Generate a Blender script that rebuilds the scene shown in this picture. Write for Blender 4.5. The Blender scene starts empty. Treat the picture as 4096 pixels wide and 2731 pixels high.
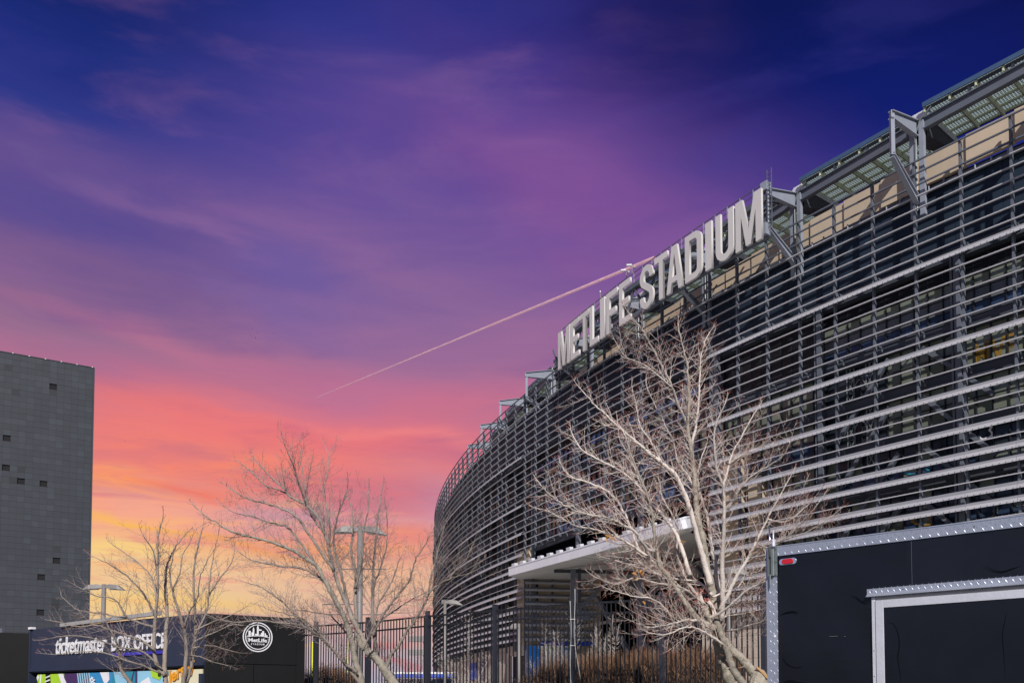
import bpy, math, random
from mathutils import Vector, Matrix
R = math.radians
sc = bpy.context.scene
col = sc.collection

# ------------------------------------------------------------------ camera
EYE = 1.6
TH = R(2.5); F = 3400.0; PX = 2048.0; PY = 2800.0 - F * math.tan(TH)
cam_d = bpy.data.cameras.new('camera'); cam = bpy.data.objects.new('camera', cam_d); col.objects.link(cam)
cam.location = (0, 0, EYE); cam.rotation_euler = (R(90) + TH, 0, 0)
cam_d.sensor_width = 36.0; cam_d.lens = 36.0 * F / 4096.0
cam_d.shift_y = (PY - 1365.5) / 4096.0
cam_d.clip_start = 0.1; cam_d.clip_end = 30000
sc.camera = cam
sc.view_settings.view_transform = 'Standard'; sc.view_settings.look = 'None'
sc.view_settings.exposure = 0; sc.view_settings.gamma = 1
sc.view_settings.use_curve_mapping = False

def lin(c):
    return tuple(((v / 255) / 12.92 if v <= 10 else (((v / 255) + .055) / 1.055) ** 2.4) for v in c)

# ------------------------------------------------------------------ sky and sun
SUN_AZ, SUN_EL = R(-86), R(33)
w = bpy.data.worlds.new('World'); sc.world = w; w.use_nodes = True
nt = w.node_tree; N = nt.nodes; K = nt.links; N.clear()
def nd(t, **k):
    n = N.new(t)
    for a, b in k.items(): setattr(n, a, b)
    return n
def mth(op, a, b=None, c=None):
    n = nd('ShaderNodeMath', operation=op)
    for i, v in enumerate((a, b, c)):
        if v is None: continue
        if isinstance(v, (int, float)): n.inputs[i].default_value = v
        else: K.new(v, n.inputs[i])
    return n.outputs[0]
tc = nd('ShaderNodeTexCoord'); sx = nd('ShaderNodeSeparateXYZ'); K.new(tc.outputs['Generated'], sx.inputs[0])
X, Y, Z = sx.outputs
hz = mth('MAXIMUM', mth('SQRT', mth('ADD', mth('MULTIPLY', X, X), mth('MULTIPLY', Y, Y))), 0.001)
T = mth('DIVIDE', X, hz)                      # sin(azimuth)
def noise(sc_, loc, rot, scale, detail, dist=0.0, rough=.5):
    m = nd('ShaderNodeMapping'); m.inputs['Scale'].default_value = sc_; m.inputs['Location'].default_value = loc
    m.inputs['Rotation'].default_value = rot
    K.new(tc.outputs['Generated'], m.inputs[0])
    n = nd('ShaderNodeTexNoise'); n.inputs['Scale'].default_value = scale; n.inputs['Detail'].default_value = detail
    n.inputs['Roughness'].default_value = rough; n.inputs['Distortion'].default_value = dist
    K.new(m.outputs[0], n.inputs['Vector']); return n.outputs['Fac']
n1 = noise((1.0, 1.0, 3.6), (0.3, 0.1, .2), (0, R(16), 0), 1.7, 4, .5)
n2 = noise((1.0, 1.0, 8.0), (1.3, 4.1, .7), (0, R(11), 0), 2.6, 5, .9)
n3 = noise((1, 1, 16.0), (2.3, 1.1, 5.7), (0, R(9), 0), 3.4, 4, .5)
Zs = mth('ADD', Z, mth('ADD', mth('MULTIPLY', mth('SUBTRACT', n1, .5), .09), mth('MULTIPLY', mth('SUBTRACT', n2, .5), .05)))
def ramp(stops, fac):
    r = nd('ShaderNodeValToRGB'); e = r.color_ramp.elements
    stops = sorted(stops, key=lambda s: s[0])
    e[0].position = stops[0][0]; e[0].color = (*lin(stops[0][1]), 1)
    e[1].position = stops[-1][0]; e[1].color = (*lin(stops[-1][1]), 1)
    for p, c in stops[1:-1]:
        q = e.new(p); q.color = (*lin(c), 1)
    K.new(fac, r.inputs[0]); return r.outputs[0]
def rows(x, tab):
    out = []
    ca = math.cos(math.atan((x - 1176) / 1952))
    for y, c in tab:
        te = (1608 - y) / 1952 * ca
        out.append((max(0, math.sin(math.atan(te))), c))
    return out
rA = ramp(rows(49, [(-400, (12, 18, 78)), (0, (20, 38, 116)), (150, (44, 54, 134)), (300, (88, 70, 140)), (450, (96, 76, 142)), (600, (116, 86, 140)), (740, (150, 106, 140)), (850, (180, 108, 138)), (950, (232, 122, 116)), (1020, (248, 132, 108)), (1100, (252, 154, 108)), (1180, (246, 168, 136)), (1240, (246, 188, 124)), (1320, (238, 198, 150)), (1420, (232, 204, 146)), (1560, (190, 180, 185))]), Zs)
rB = ramp(rows(760, [(-400, (20, 24, 88)), (0, (34, 48, 134)), (150, (58, 58, 140)), (300, (86, 68, 146)), (450, (102, 78, 150)), (600, (122, 90, 150)), (720, (138, 100, 150)), (820, (166, 108, 146)), (900, (194, 110, 140)), (980, (220, 116, 130)), (1060, (232, 126, 122)), (1120, (222, 118, 122)), (1180, (214, 142, 156)), (1235, (236, 152, 122)), (1310, (234, 180, 144)), (1390, (226, 188, 154)), (1450, (206, 172, 168)), (1560, (180, 174, 192))]), Zs)
rC = ramp(rows(1400, [(-400, (20, 18, 84)), (0, (54, 42, 126)), (150, (88, 60, 142)), (300, (116, 76, 148)), (420, (110, 74, 148)), (560, (120, 82, 150)), (700, (138, 94, 150)), (820, (154, 104, 148)), (920, (178, 110, 142)), (1020, (200, 114, 138)), (1120, (204, 120, 140)), (1220, (212, 140, 150)), (1320, (224, 158, 152)), (1400, (220, 168, 160)), (1460, (190, 170, 180)), (1560, (178, 174, 196))]), Zs)
rD = ramp(rows(2303, [(-400, (4, 6, 54)), (-50, (5, 9, 76)), (100, (9, 17, 96)), (260, (12, 30, 118)), (420, (28, 44, 130)), (600, (66, 60, 142)), (800, (114, 82, 146)), (1000, (150, 104, 150)), (1200, (180, 130, 154)), (1400, (190, 160, 170)), (1560, (170, 170, 195))]), Zs)
def smooth(a, b, v):
    m = nd('ShaderNodeMapRange', interpolation_type='SMOOTHSTEP')
    m.inputs[1].default_value = a; m.inputs[2].default_value = b; K.new(v, m.inputs[0]); return m.outputs[0]
def mix(f, a, b, blend='MIX'):
    m = nd('ShaderNodeMix', data_type='RGBA', blend_type=blend)
    if isinstance(f, (int, float)): m.inputs[0].default_value = f
    else: K.new(f, m.inputs[0])
    for i, v in ((6, a), (7, b)):
        if isinstance(v, tuple): m.inputs[i].default_value = (*lin(v), 1)
        else: K.new(v, m.inputs[i])
    return m.outputs[2]
Tn = mth('ADD', T, mth('MULTIPLY', mth('SUBTRACT', n1, .5), .28))
c = mix(smooth(-.46, -.17, Tn), rA, rB)
c = mix(smooth(-.15, .12, Tn), c, rC)
c = mix(smooth(.10, .52, mth('ADD', Tn, mth('MULTIPLY', mth('SUBTRACT', Z, .5), 1.7))), c, rD)
rE = ramp([(0, (158, 168, 192)), (.08, (160, 174, 202)), (.2, (124, 146, 192)), (.4, (74, 98, 158)), (.65, (30, 46, 110)), (.9, (12, 16, 78))], Zs)
c = mix(smooth(.25, -.35, mth('DIVIDE', Y, hz)), c, rE)
# cloud banks of the afterglow, each at its own place on the sky, ragged by noise
front = smooth(.15, .45, Y)
Yc = mth('MAXIMUM', Y, .05)
n4 = noise((1.4, 1, 9.0), (5.3, 2.1, 3.7), (0, R(9), 0), 4.5, 6, .6, .62)
n5 = noise((1.5, 1, 3.0), (7.3, 1.1, .7), (0, R(18), 0), 3.0, 5, .8)
U = mth('ADD', mth('DIVIDE', X, Yc), mth('MULTIPLY', mth('SUBTRACT', n5, .5), .16))
V = mth('ADD', mth('DIVIDE', Z, Yc), mth('ADD', mth('MULTIPLY', mth('SUBTRACT', n4, .5), .035), mth('MULTIPLY', mth('SUBTRACT', n5, .5), .05)))
def bank(c, x, y, rx, ry, slope, colour, k):
    u0, v0 = (x - 1176) / 1952, (1608 - y) / 1952
    du = mth('SUBTRACT', U, u0); dv = mth('ADD', mth('SUBTRACT', V, v0), mth('MULTIPLY', du, slope))
    a = mth('DIVIDE', du, rx / 1952); b = mth('DIVIDE', dv, ry / 1952)
    r2 = mth('ADD', mth('MULTIPLY', a, a), mth('MULTIPLY', b, b))
    g_ = mth('MULTIPLY', mth('EXPONENT', mth('MULTIPLY', r2, -.8)), mth('MULTIPLY', front, k))
    return mix(g_, c, colour)
for b_ in ((1950, 120, 420, 260, 0, (10, 28, 116), .4), (1000, 30, 200, 90, .2, (72, 46, 124), .5), (650, 610, 150, 90, .3, (100, 86, 160), .6), (1270, 370, 420, 90, .42, (138, 82, 148), .5), (230, 430, 150, 20, .4, (132, 96, 152), .5), (420, 510, 110, 18, .35, (136, 98, 152), .5), (150, 355, 200, 30, .3, (104, 80, 146), .4), (60, 560, 220, 40, .35, (128, 92, 138), .5), (120, 470, 160, 34, .4, (84, 72, 144), .5), (60, 160, 260, 60, .3, (34, 46, 130), .4), (900, 590, 220, 40, .3, (146, 102, 152), .45), (620, 700, 260, 24, .35, (126, 98, 156), .4), (330, 780, 300, 24, .3, (186, 112, 142), .55), (300, 850, 160, 20, .25, (166, 104, 146), .5), (740, 850, 280, 30, .15, (190, 108, 142), .4),
           (1380, 590, 110, 40, .2, (142, 86, 148), .4), (60, 330, 160, 40, .3, (106, 82, 142), .4), (850, 260, 260, 60, .3, (92, 68, 146), .35),
           (1500, 640, 300, 90, .1, (100, 72, 150), .35), (420, 930, 280, 55, .13, (248, 122, 110), .6), (720, 1010, 220, 40, .12, (238, 114, 112), .45),
           (560, 1060, 120, 40, .1, (253, 140, 104), .6), (240, 1110, 90, 26, .1, (255, 160, 86), .7), (430, 1130, 130, 15, .16, (240, 108, 80), .7), (320, 1172, 260, 26, .1, (244, 172, 148), .6),
           (650, 1190, 110, 42, 0, (208, 152, 168), .7), (270, 1208, 170, 10, .13, (250, 190, 72), .8), (580, 1246, 200, 11, .11, (240, 160, 88), .8), (820, 1140, 240, 30, .16, (208, 104, 110), .6),
           (900, 1245, 210, 24, .1, (238, 126, 106), .55), (985, 1190, 60, 60, 0, (202, 152, 174), .5), (340, 1300, 220, 22, .1, (240, 206, 158), .5), (240, 1270, 120, 22, .08, (248, 214, 128), .7), (330, 1380, 220, 28, .03, (238, 208, 128), .6), (500, 1395, 260, 18, .04, (244, 190, 96), .45), (900, 1400, 250, 40, .05, (228, 176, 156), .5), (960, 1130, 110, 46, .2, (192, 128, 152), .5), (620, 930, 200, 18, .18, (212, 118, 134), .5), (860, 1000, 180, 14, .16, (246, 136, 128), .45), (520, 1430, 60, 10, .1, (200, 130, 130), .5)):
    c = bank(c, *b_)
n6 = noise((1.3, 1, 5.5), (9.3, 2.1, 1.7), (0, R(22), 0), 3.6, 6, .35, .55)
mot = mth('MULTIPLY', smooth(.46, .78, n6), mth('MULTIPLY', front, smooth(.30, .0, T)))
c = mix(mth('MULTIPLY', mot, .24), c, (176, 118, 158))
mot2 = mth('MULTIPLY', smooth(.5, .3, n6), mth('MULTIPLY', front, smooth(.12, .35, Z)))
c = mix(mth('MULTIPLY', mot2, .2), c, (62, 56, 140))
n7 = noise((1.2, 1, 11.0), (3.3, 6.1, 1.7), (0, R(9), 0), 6.0, 6, .7, .6)
oy = mth('MULTIPLY', smooth(.52, .7, n7), mth('MULTIPLY', front, mth('MULTIPLY', smooth(.30, .14, Z), smooth(.0, -.3, T))))
c = mix(mth('MULTIPLY', oy, .65), c, (255, 186, 110))
oz = mth('MULTIPLY', smooth(.48, .3, n7), mth('MULTIPLY', front, mth('MULTIPLY', smooth(.36, .2, Z), smooth(.3, 0, T))))
c = mix(mth('MULTIPLY', oz, .55), c, (222, 118, 128))
wisp = mth('MULTIPLY', smooth(.56, .72, n4), mth('MULTIPLY', front, smooth(.34, .12, Z)))
c = mix(mth('MULTIPLY', wisp, .26), c, (250, 178, 140))
wisp2 = mth('MULTIPLY', smooth(.46, .3, n4), mth('MULTIPLY', front, smooth(.5, .2, Z)))
c = mix(mth('MULTIPLY', wisp2, .20), c, (150, 92, 140))
bg = nd('ShaderNodeBackground'); K.new(c, bg.inputs[0]); bg.inputs[1].default_value = 1.0
# the clear daylight that the photograph's light implies, faint under the afterglow
sky = nd('ShaderNodeTexSky', sky_type='NISHITA'); sky.sun_disc = False; sky.sun_elevation = SUN_EL; sky.sun_rotation = R(176)
bg2 = nd('ShaderNodeBackground'); K.new(sky.outputs[0], bg2.inputs[0]); bg2.inputs[1].default_value = 0.003
add = nd('ShaderNodeAddShader'); K.new(bg.outputs[0], add.inputs[0]); K.new(bg2.outputs[0], add.inputs[1])
wo = nd('ShaderNodeOutputWorld'); K.new(add.outputs[0], wo.inputs[0])

sun_d = bpy.data.lights.new('sun', 'SUN'); sun = bpy.data.objects.new('sun', sun_d); col.objects.link(sun)
sun_d.energy = 4.4; sun_d.angle = R(.6); sun_d.color = (1.0, .965, .925)
sdir = Vector((math.cos(SUN_AZ) * math.cos(SUN_EL), math.sin(SUN_AZ) * math.cos(SUN_EL), math.sin(SUN_EL)))
sun.rotation_euler = sdir.to_track_quat('Z', 'Y').to_euler()
sc.cycles.use_denoising = True
sc.cycles.max_bounces = 6

# ------------------------------------------------------------------ materials
MATS = {}
def mat(name, rgb, rough=.6, metal=0.0, var=.12, vscale=3.0, bump=0.0, bscale=40.0, spec=.5, streaky=None, coat=0.0):
    m = bpy.data.materials.new(name); m.use_nodes = True; t = m.node_tree; n = t.nodes; l = t.links
    b = n['Principled BSDF']; b.inputs['Roughness'].default_value = rough; b.inputs['Metallic'].default_value = metal
    b.inputs['Specular IOR Level'].default_value = spec; b.inputs['Coat Weight'].default_value = coat
    co = n.new('ShaderNodeTexCoord'); mp = n.new('ShaderNodeMapping'); l.new(co.outputs['Object'], mp.inputs[0])
    if streaky: mp.inputs['Scale'].default_value = streaky
    no = n.new('ShaderNodeTexNoise'); no.inputs['Scale'].default_value = vscale; no.inputs['Detail'].default_value = 6; no.inputs['Roughness'].default_value = .6
    l.new(mp.outputs[0], no.inputs['Vector'])
    oi = n.new('ShaderNodeObjectInfo')
    a = n.new('ShaderNodeMath'); a.operation = 'MULTIPLY_ADD'; l.new(oi.outputs['Random'], a.inputs[0]); a.inputs[1].default_value = .35
    l.new(no.outputs['Fac'], a.inputs[2])
    r = n.new('ShaderNodeValToRGB'); r.color_ramp.elements[0].position = .3; r.color_ramp.elements[1].position = 1.0
    r.color_ramp.elements[0].color = (*[max(0, v * (1 - var)) for v in rgb], 1)
    r.color_ramp.elements[1].color = (*[min(1, v * (1 + var)) for v in rgb], 1)
    l.new(a.outputs[0], r.inputs[0]); l.new(r.outputs[0], b.inputs['Base Color'])
    if bump:
        nb = n.new('ShaderNodeTexNoise'); nb.inputs['Scale'].default_value = bscale; nb.inputs['Detail'].default_value = 4
        l.new(co.outputs['Object'], nb.inputs['Vector'])
        bp = n.new('ShaderNodeBump'); bp.inputs['Strength'].default_value = min(1, bump); bp.inputs['Distance'].default_value = .02
        l.new(nb.outputs['Fac'], bp.inputs['Height']); l.new(bp.outputs[0], b.inputs['Normal'])
    MATS[name] = m; return m
M = MATS
mat('louver metal', (.43, .42, .44), .6, 0, .08, 1.2)
mat('louver upper shade', (.24, .24, .265), .65, 0, .10, 1.0)  # upper plates of wide blades, with shade from the blade above put into the colour
mat('frame metal', (.105, .118, .145), .6, 0, .15, 1.5)
mat('bright frame', (.25, .27, .32), .65, 0, .12, 1.5, spec=.3)
mat('dark beam', (.042, .048, .062), .7, 0, .2, .8)
mat('navy panel', (.0135, .025, .043), .65, 0, .2, .5, spec=.25, streaky=(1, 1, 2.5))
mat('vent black', (.010, .012, .016), .6, 0, .3, 3)
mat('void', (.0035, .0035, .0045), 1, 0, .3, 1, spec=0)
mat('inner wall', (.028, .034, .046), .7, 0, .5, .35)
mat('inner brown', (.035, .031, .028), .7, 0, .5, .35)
mat('tan concrete', (.50, .395, .285), .8, 0, .10, .9, .2, 30, streaky=(1, 1, .35))
mat('block wall', (.47, .39, .32), .85, 0, .10, 1.2, .2, 30)
mat('white coping', (.62, .63, .66), .5, 0, .05, 2)
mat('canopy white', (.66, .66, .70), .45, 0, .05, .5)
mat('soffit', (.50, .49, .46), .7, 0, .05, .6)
mat('sign face', (.62, .595, .57), .55, 0, .05, .8)
mat('pv rib', (.66, .68, .48), .6, 0, .25, 2)
mat('gutter blue', (.06, .11, .20), .5, .2, .15, 1)
mat('fence black', (.016, .017, .021), .45, .2, .25, 4)
mat('fence post', (.032, .036, .05), .45, .2, .2, 3)
mat('trailer black', (.0075, .0088, .0135), .3, 0, .55, .9, .04, 5, spec=.35)
mat('scuff', (.0025, .003, .0045), .5, 0, .3, 5, spec=.15)
mat('aluminium', (.64, .65, .69), .45, .3, .12, 5, .1, 30)
mat('tread plate', (.40, .43, .50), .38, .45, .15, 4, .15, 60)
mat('galvanised', (.26, .29, .28), .5, .6, .25, 9)
mat('red lens', (.55, .004, .012), .2, 0, .1, 20, coat=.6)
mat('chrome', (.72, .72, .75), .18, .9, .05, 5)
mat('tower tile', (.034, .038, .047), .6, 0, .14, .25, spec=.3)
mat('tower tile pale', (.040, .045, .055), .6, 0, .14, .6, spec=.3)
mat('tower tile dim', (.024, .026, .030), .6, 0, .14, .6, spec=.3)
mat('tower dark', (.016, .015, .017), .8, 0, .2, 1, spec=.2)
mat('navy fascia', (.024, .032, .062), .55, 0, .15, .8, spec=.3)
mat('black panel', (.0085, .008, .0085), .6, 0, .3, 1.5, spec=.2)
mat('white print', (.78, .76, .78), .6, 0, .03, 2)
mat('blue line', (.035, .03, .42), .5, 0, .05, 2)
mat('grey gutter', (.38, .37, .36), .6, .1, .15, 2)
mat('lamp grey', (.21, .195, .185), .55, .1, .08, 1.5)
mat('lamp housing', (.55, .55, .58), .6, 0, .05, 2)
mat('yellow', (.72, .75, .01), .6, 0, .05, 2)
mat('bark', (.60, .53, .47), .85, 0, .42, 7, .9, 45, streaky=(1, 1, .4))
mat('old bark', (.34, .30, .24), .9, 0, .65, 11, 1.0, 60)
mat('twig', (.60, .51, .44), .8, 0, .2, 6)
mat('twig grey', (.25, .20, .185), .8, 0, .25, 6)
mat('bark grey', (.29, .24, .20), .85, 0, .38, 7, .9, 45, streaky=(1, 1, .4))
mat('bud red', (.30, .085, .065), .6, 0, .3, 8)
mat('cut wood', (.52, .31, .14), .8, 0, .2, 12)
mat('dry leaf', (.62, .31, .09), .7, 0, .3, 8)
mat('hedge twig', (.15, .078, .048), .85, 0, .45, 2.5)
mat('hedge twig light', (.29, .16, .085), .85, 0, .45, 2.5)
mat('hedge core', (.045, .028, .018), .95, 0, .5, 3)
mat('pale bark', (.42, .38, .34), .85, 0, .2, 5)
mat('asphalt', (.055, .055, .058), .9, 0, .25, .6, .4, 60)
mat('plaza concrete', (.50, .48, .45), .9, 0, .15, .3, .3, 40)
mat('grass', (.075, .085, .035), .95, 0, .4, 1.5, .5, 50)
mat('bright blue', (.01, .27, .82), .5, 0, .1, 1)
mat('deep blue', (.012, .06, .42), .6, 0, .1, 1)
mat('lime', (.38, .62, .03), .5, 0, .06, 2)
mat('purple', (.06, .025, .11), .5, 0, .06, 2)
mat('maroon', (.12, .05, .06), .5, 0, .06, 2)
mat('sky blue', (.03, .24, .50), .5, 0, .06, 2)
mat('pale blue', (.28, .55, .72), .5, 0, .06, 2)
mat('cream', (.72, .66, .46), .5, 0, .05, 2)
mat('orange', (.80, .33, .02), .5, 0, .05, 2)
mat('gold', (.24, .135, .012), .5, 0, .1, 1)
mat('pale film', (.15, .17, .17), .5, 0, .2, 1)
mat('teal', (.02, .25, .36), .5, 0, .1, 2)
mat('green ink', (.12, .45, .05), .6, 0, .1, 2)
mat('red ink', (.55, .04, .03), .6, 0, .1, 2)
mat('rubber', (.012, .012, .012), .9, 0, .2, 4)
mat('cable white', (.62, .62, .60), .6, 0, .05, 4)

def glassy(name, rgb, var):
    m = mat(name, rgb, .16, 0, var, .9, spec=.3); return m
glassy('pane dark', (.018, .024, .032), .3)
glassy('pane olive', (.15, .165, .13), .18)
glassy('pane grey', (.11, .115, .115), .2)
glassy('pane blue', (.06, .13, .28), .3)
glassy('pane navy', (.030, .050, .095), .3)

def pv_material():
    m = bpy.data.materials.new('photovoltaic glass'); m.use_nodes = True; t = m.node_tree; n = t.nodes; l = t.links
    b = n['Principled BSDF']; b.inputs['Roughness'].default_value = .35
    co = n.new('ShaderNodeTexCoord'); br = n.new('ShaderNodeTexBrick'); br.offset = 0.0
    br.inputs['Scale'].default_value = 1.0; br.inputs['Brick Width'].default_value = .19; br.inputs['Row Height'].default_value = .19
    br.inputs['Mortar Size'].default_value = .026; br.inputs['Mortar Smooth'].default_value = .1
    br.inputs['Color1'].default_value = (.055, .115, .125, 1); br.inputs['Color2'].default_value = (.065, .13, .14, 1)
    br.inputs['Mortar'].default_value = (.70, .82, .76, 1)
    l.new(co.outputs['Object'], br.inputs['Vector']); l.new(br.outputs['Color'], b.inputs['Base Color'])
    tr_ = n.new('ShaderNodeBsdfTranslucent'); l.new(br.outputs['Color'], tr_.inputs[0]); mx = n.new('ShaderNodeMixShader'); mx.inputs[0].default_value = .5
    l.new(b.outputs[0], mx.inputs[1]); l.new(tr_.outputs[0], mx.inputs[2]); l.new(mx.outputs[0], n['Material Output'].inputs[0])
    MATS['pv'] = m
pv_material()
def vent_material():
    m = bpy.data.materials.new('vent louvre'); m.use_nodes = True; t = m.node_tree; n = t.nodes; l = t.links
    b = n['Principled BSDF']; b.inputs['Roughness'].default_value = .5
    b.inputs['Base Color'].default_value = (.014, .016, .02, 1)
    MATS['vent'] = m
vent_material()

# ------------------------------------------------------------------ helpers
def ray(px, py):
    u = (px - PX) / F; v = (PY - py) / F
    return Vector((u, math.cos(TH) - v * math.sin(TH), v * math.cos(TH) + math.sin(TH)))
def UZ(px, py, z):            # point on the ray at height z above the eye
    d = ray(px, py); return Vector((0, 0, EYE)) + d * (z / d.z)
def UY(px, py, y):            # point on the ray at ground distance y
    d = ray(px, py); return Vector((0, 0, EYE)) + d * (y / d.y)

class MB:
    def __init__(s): s.v = []; s.f = []; s.m = []
    def poly(s, pts, mi=0):
        k = len(s.v); s.v += [tuple(p) for p in pts]; s.f.append(tuple(range(k, k + len(pts)))); s.m.append(mi)
    def box(s, c, ax, ay, az, mi=0):
        c, ax, ay, az = map(Vector, (c, ax, ay, az)); k = len(s.v)
        for i in (-1, 1):
            for j in (-1, 1):
                for q in (-1, 1): s.v.append(tuple(c + ax * i + ay * j + az * q))
        for f in ((0, 1, 3, 2), (4, 6, 7, 5), (0, 4, 5, 1), (2, 3, 7, 6), (0, 2, 6, 4), (1, 5, 7, 3)):
            s.f.append(tuple(k + a for a in f)); s.m.append(mi)
    def bar(s, a, b, wd, ht, up=(0, 0, 1), mi=0):      # box beam from a to b
        a = Vector(a); b = Vector(b); d = (b - a); L = d.length
        if L < 1e-6: return
        d /= L; up = Vector(up); sd = d.cross(up)
        if sd.length < 1e-3: sd = d.cross(Vector((1, 0, 0)))
        sd.normalize(); u2 = sd.cross(d)
        s.box((a + b) / 2, d * (L / 2), sd * (wd / 2), u2 * (ht / 2), mi)
    def tube(s, pts, rad, n=6, cap=True, mi=0):
        pts = [Vector(p) for p in pts]; k0 = len(s.v); m_ = len(pts)
        ref = Vector((.31, .17, .93))
        for i, p in enumerate(pts):
            d = (pts[min(i + 1, m_ - 1)] - pts[max(i - 1, 0)])
            if d.length < 1e-9: d = Vector((0, 0, 1))
            d.normalize(); a = d.cross(ref)
            if a.length < .05: a = d.cross(Vector((1, 0, 0)))
            a.normalize(); b = d.cross(a)
            r = rad[i] if hasattr(rad, '__len__') else rad
            for j in range(n):
                t = 2 * math.pi * j / n; s.v.append(tuple(p + (a * math.cos(t) + b * math.sin(t)) * r))
        for i in range(m_ - 1):
            for j in range(n):
                j2 = (j + 1) % n
                s.f.append((k0 + i * n + j, k0 + i * n + j2, k0 + (i + 1) * n + j2, k0 + (i + 1) * n + j)); s.m.append(mi)
        if cap:
            s.f.append(tuple(k0 + j for j in range(n))[::-1]); s.m.append(mi)
            s.f.append(tuple(k0 + (m_ - 1) * n + j for j in range(n))); s.m.append(mi)
    def prism(s, prof, mt, L0, L1, mi=0):   # closed profile [(y,z)] extruded along x by matrix mt
        n = len(prof); k = len(s.v)
        for x in (L0, L1):
            for y, z in prof: s.v.append(tuple(mt @ Vector((x, y, z))))
        for i in range(n):
            j = (i + 1) % n; s.f.append((k + i, k + j, k + n + j, k + n + i)); s.m.append(mi)
        s.f.append(tuple(k + i for i in range(n))[::-1]); s.m.append(mi)
        s.f.append(tuple(k + n + i for i in range(n))); s.m.append(mi)
    def mesh(s, name, mats, smooth=False):
        me = bpy.data.meshes.new(name); me.from_pydata(s.v, [], s.f)
        if isinstance(mats, str): mats = [mats]
        for a in mats: me.materials.append(M[a])
        if len(mats) > 1: me.polygons.foreach_set('material_index', s.m)
        if smooth: me.polygons.foreach_set('use_smooth', [True] * len(me.polygons))
        me.update(); return me
    def build(s, name, mats, parent=None, smooth=False, stuff=False):
        return place(name, s.mesh(name, mats, smooth), parent, stuff=stuff)
def place(name, me, parent=None, mtx=None, stuff=False):
    o = bpy.data.objects.new(name, me); col.objects.link(o)
    if parent: o.parent = parent
    if mtx is not None: o.matrix_local = mtx
    if stuff: o['kind'] = 'stuff'
    return o
def tag(o, label, cat, group=None):
    o['label'] = label; o['category'] = cat
    if group: o['group'] = group
    return o
def thing(name, label, cat, loc=(0, 0, 0), group=None):
    o = bpy.data.objects.new(name, None); col.objects.link(o); o.location = loc
    o.empty_display_size = .5
    return tag(o, label, cat, group)
def bevel(o, wdt, seg=2):
    m = o.modifiers.new('bevel', 'BEVEL'); m.width = wdt; m.segments = seg; m.limit_method = 'ANGLE'
def curve_mesh(name, loops, ext, m, bev=0.0):
    cu = bpy.data.curves.new(name, 'CURVE'); cu.dimensions = '2D'; cu.fill_mode = 'BOTH'; cu.extrude = ext; cu.bevel_depth = bev
    for lp in loops:
        sp = cu.splines.new('POLY'); sp.points.add(len(lp) - 1); sp.use_cyclic_u = True
        for i, (x, y) in enumerate(lp): sp.points[i].co = (x, y, 0, 1)
    o = bpy.data.objects.new('tmp', cu); me = bpy.data.meshes.new_from_object(o)
    me.name = name; me.materials.clear(); me.materials.append(M[m]); bpy.data.objects.remove(o); return me
def text_mesh(body, m, size=1.0, ext=.01, bold=0.0, shear=0.0, xs=1.0):
    cu = bpy.data.curves.new('lettering', 'FONT'); cu.body = body; cu.size = size; cu.extrude = ext; cu.offset = bold; cu.shear = shear
    cu.resolution_u = 3
    o = bpy.data.objects.new('tmp', cu); me = bpy.data.meshes.new_from_object(o); bpy.data.objects.remove(o)
    me.name = 'lettering'; me.materials.clear(); me.materials.append(M[m])
    x0 = min(v.co.x for v in me.vertices); x1 = max(v.co.x for v in me.vertices)
    y0 = min(v.co.y for v in me.vertices); y1 = max(v.co.y for v in me.vertices)
    for v in me.vertices: v.co.x = (v.co.x - x0) / (x1 - x0); v.co.y = (v.co.y - y0) / (y1 - y0)
    return me
def frame(o, ex, n):     # matrix: X=ex, Y=up, Z=n
    ex = Vector(ex).normalized(); n = Vector(n).normalized(); up = n.cross(ex)
    return Matrix(((ex.x, up.x, n.x, o[0]), (ex.y, up.y, n.y, o[1]), (ex.z, up.z, n.z, o[2]), (0, 0, 0, 1)))

# ------------------------------------------------------------------ ground
g = MB()
def gz(x, y):            # a grass bank between the car park and the stadium plaza
    if y < 9.5: z = 0
    elif y < 12: z = 1.5 * (y - 9.5) / 2.5
    elif y < 27: z = 1.5
    elif y < 36: z = 1.5 * (36 - y) / 9
    else: z = 0
    return z
ys = [-400, -60, -10, 4, 9.5]; ys2 = [9.5, 10.2, 11, 12, 15, 19, 23, 27, 30, 33, 36]; ys3 = [36, 60, 120, 400, 1500, 6000]
for nm, yy, mt_ in (('car_park', ys, 'asphalt'), ('grass_bank', ys2, 'grass'), ('plaza', ys3, 'plaza concrete')):
    g = MB(); xs_ = [-6000, -800, -100, -40, -20, -8, 0, 8, 20, 40, 100, 800, 6000]
    for i in range(len(xs_) - 1):
        for j in range(len(yy) - 1):
            a, b = xs_[i], xs_[i + 1]; c_, d_ = yy[j], yy[j + 1]
            g.poly([(a, c_, gz(a, c_)), (b, c_, gz(b, c_)), (b, d_, gz(b, d_)), (a, d_, gz(a, d_))])
    o = g.build(nm, mt_); o['kind'] = 'structure'

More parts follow.
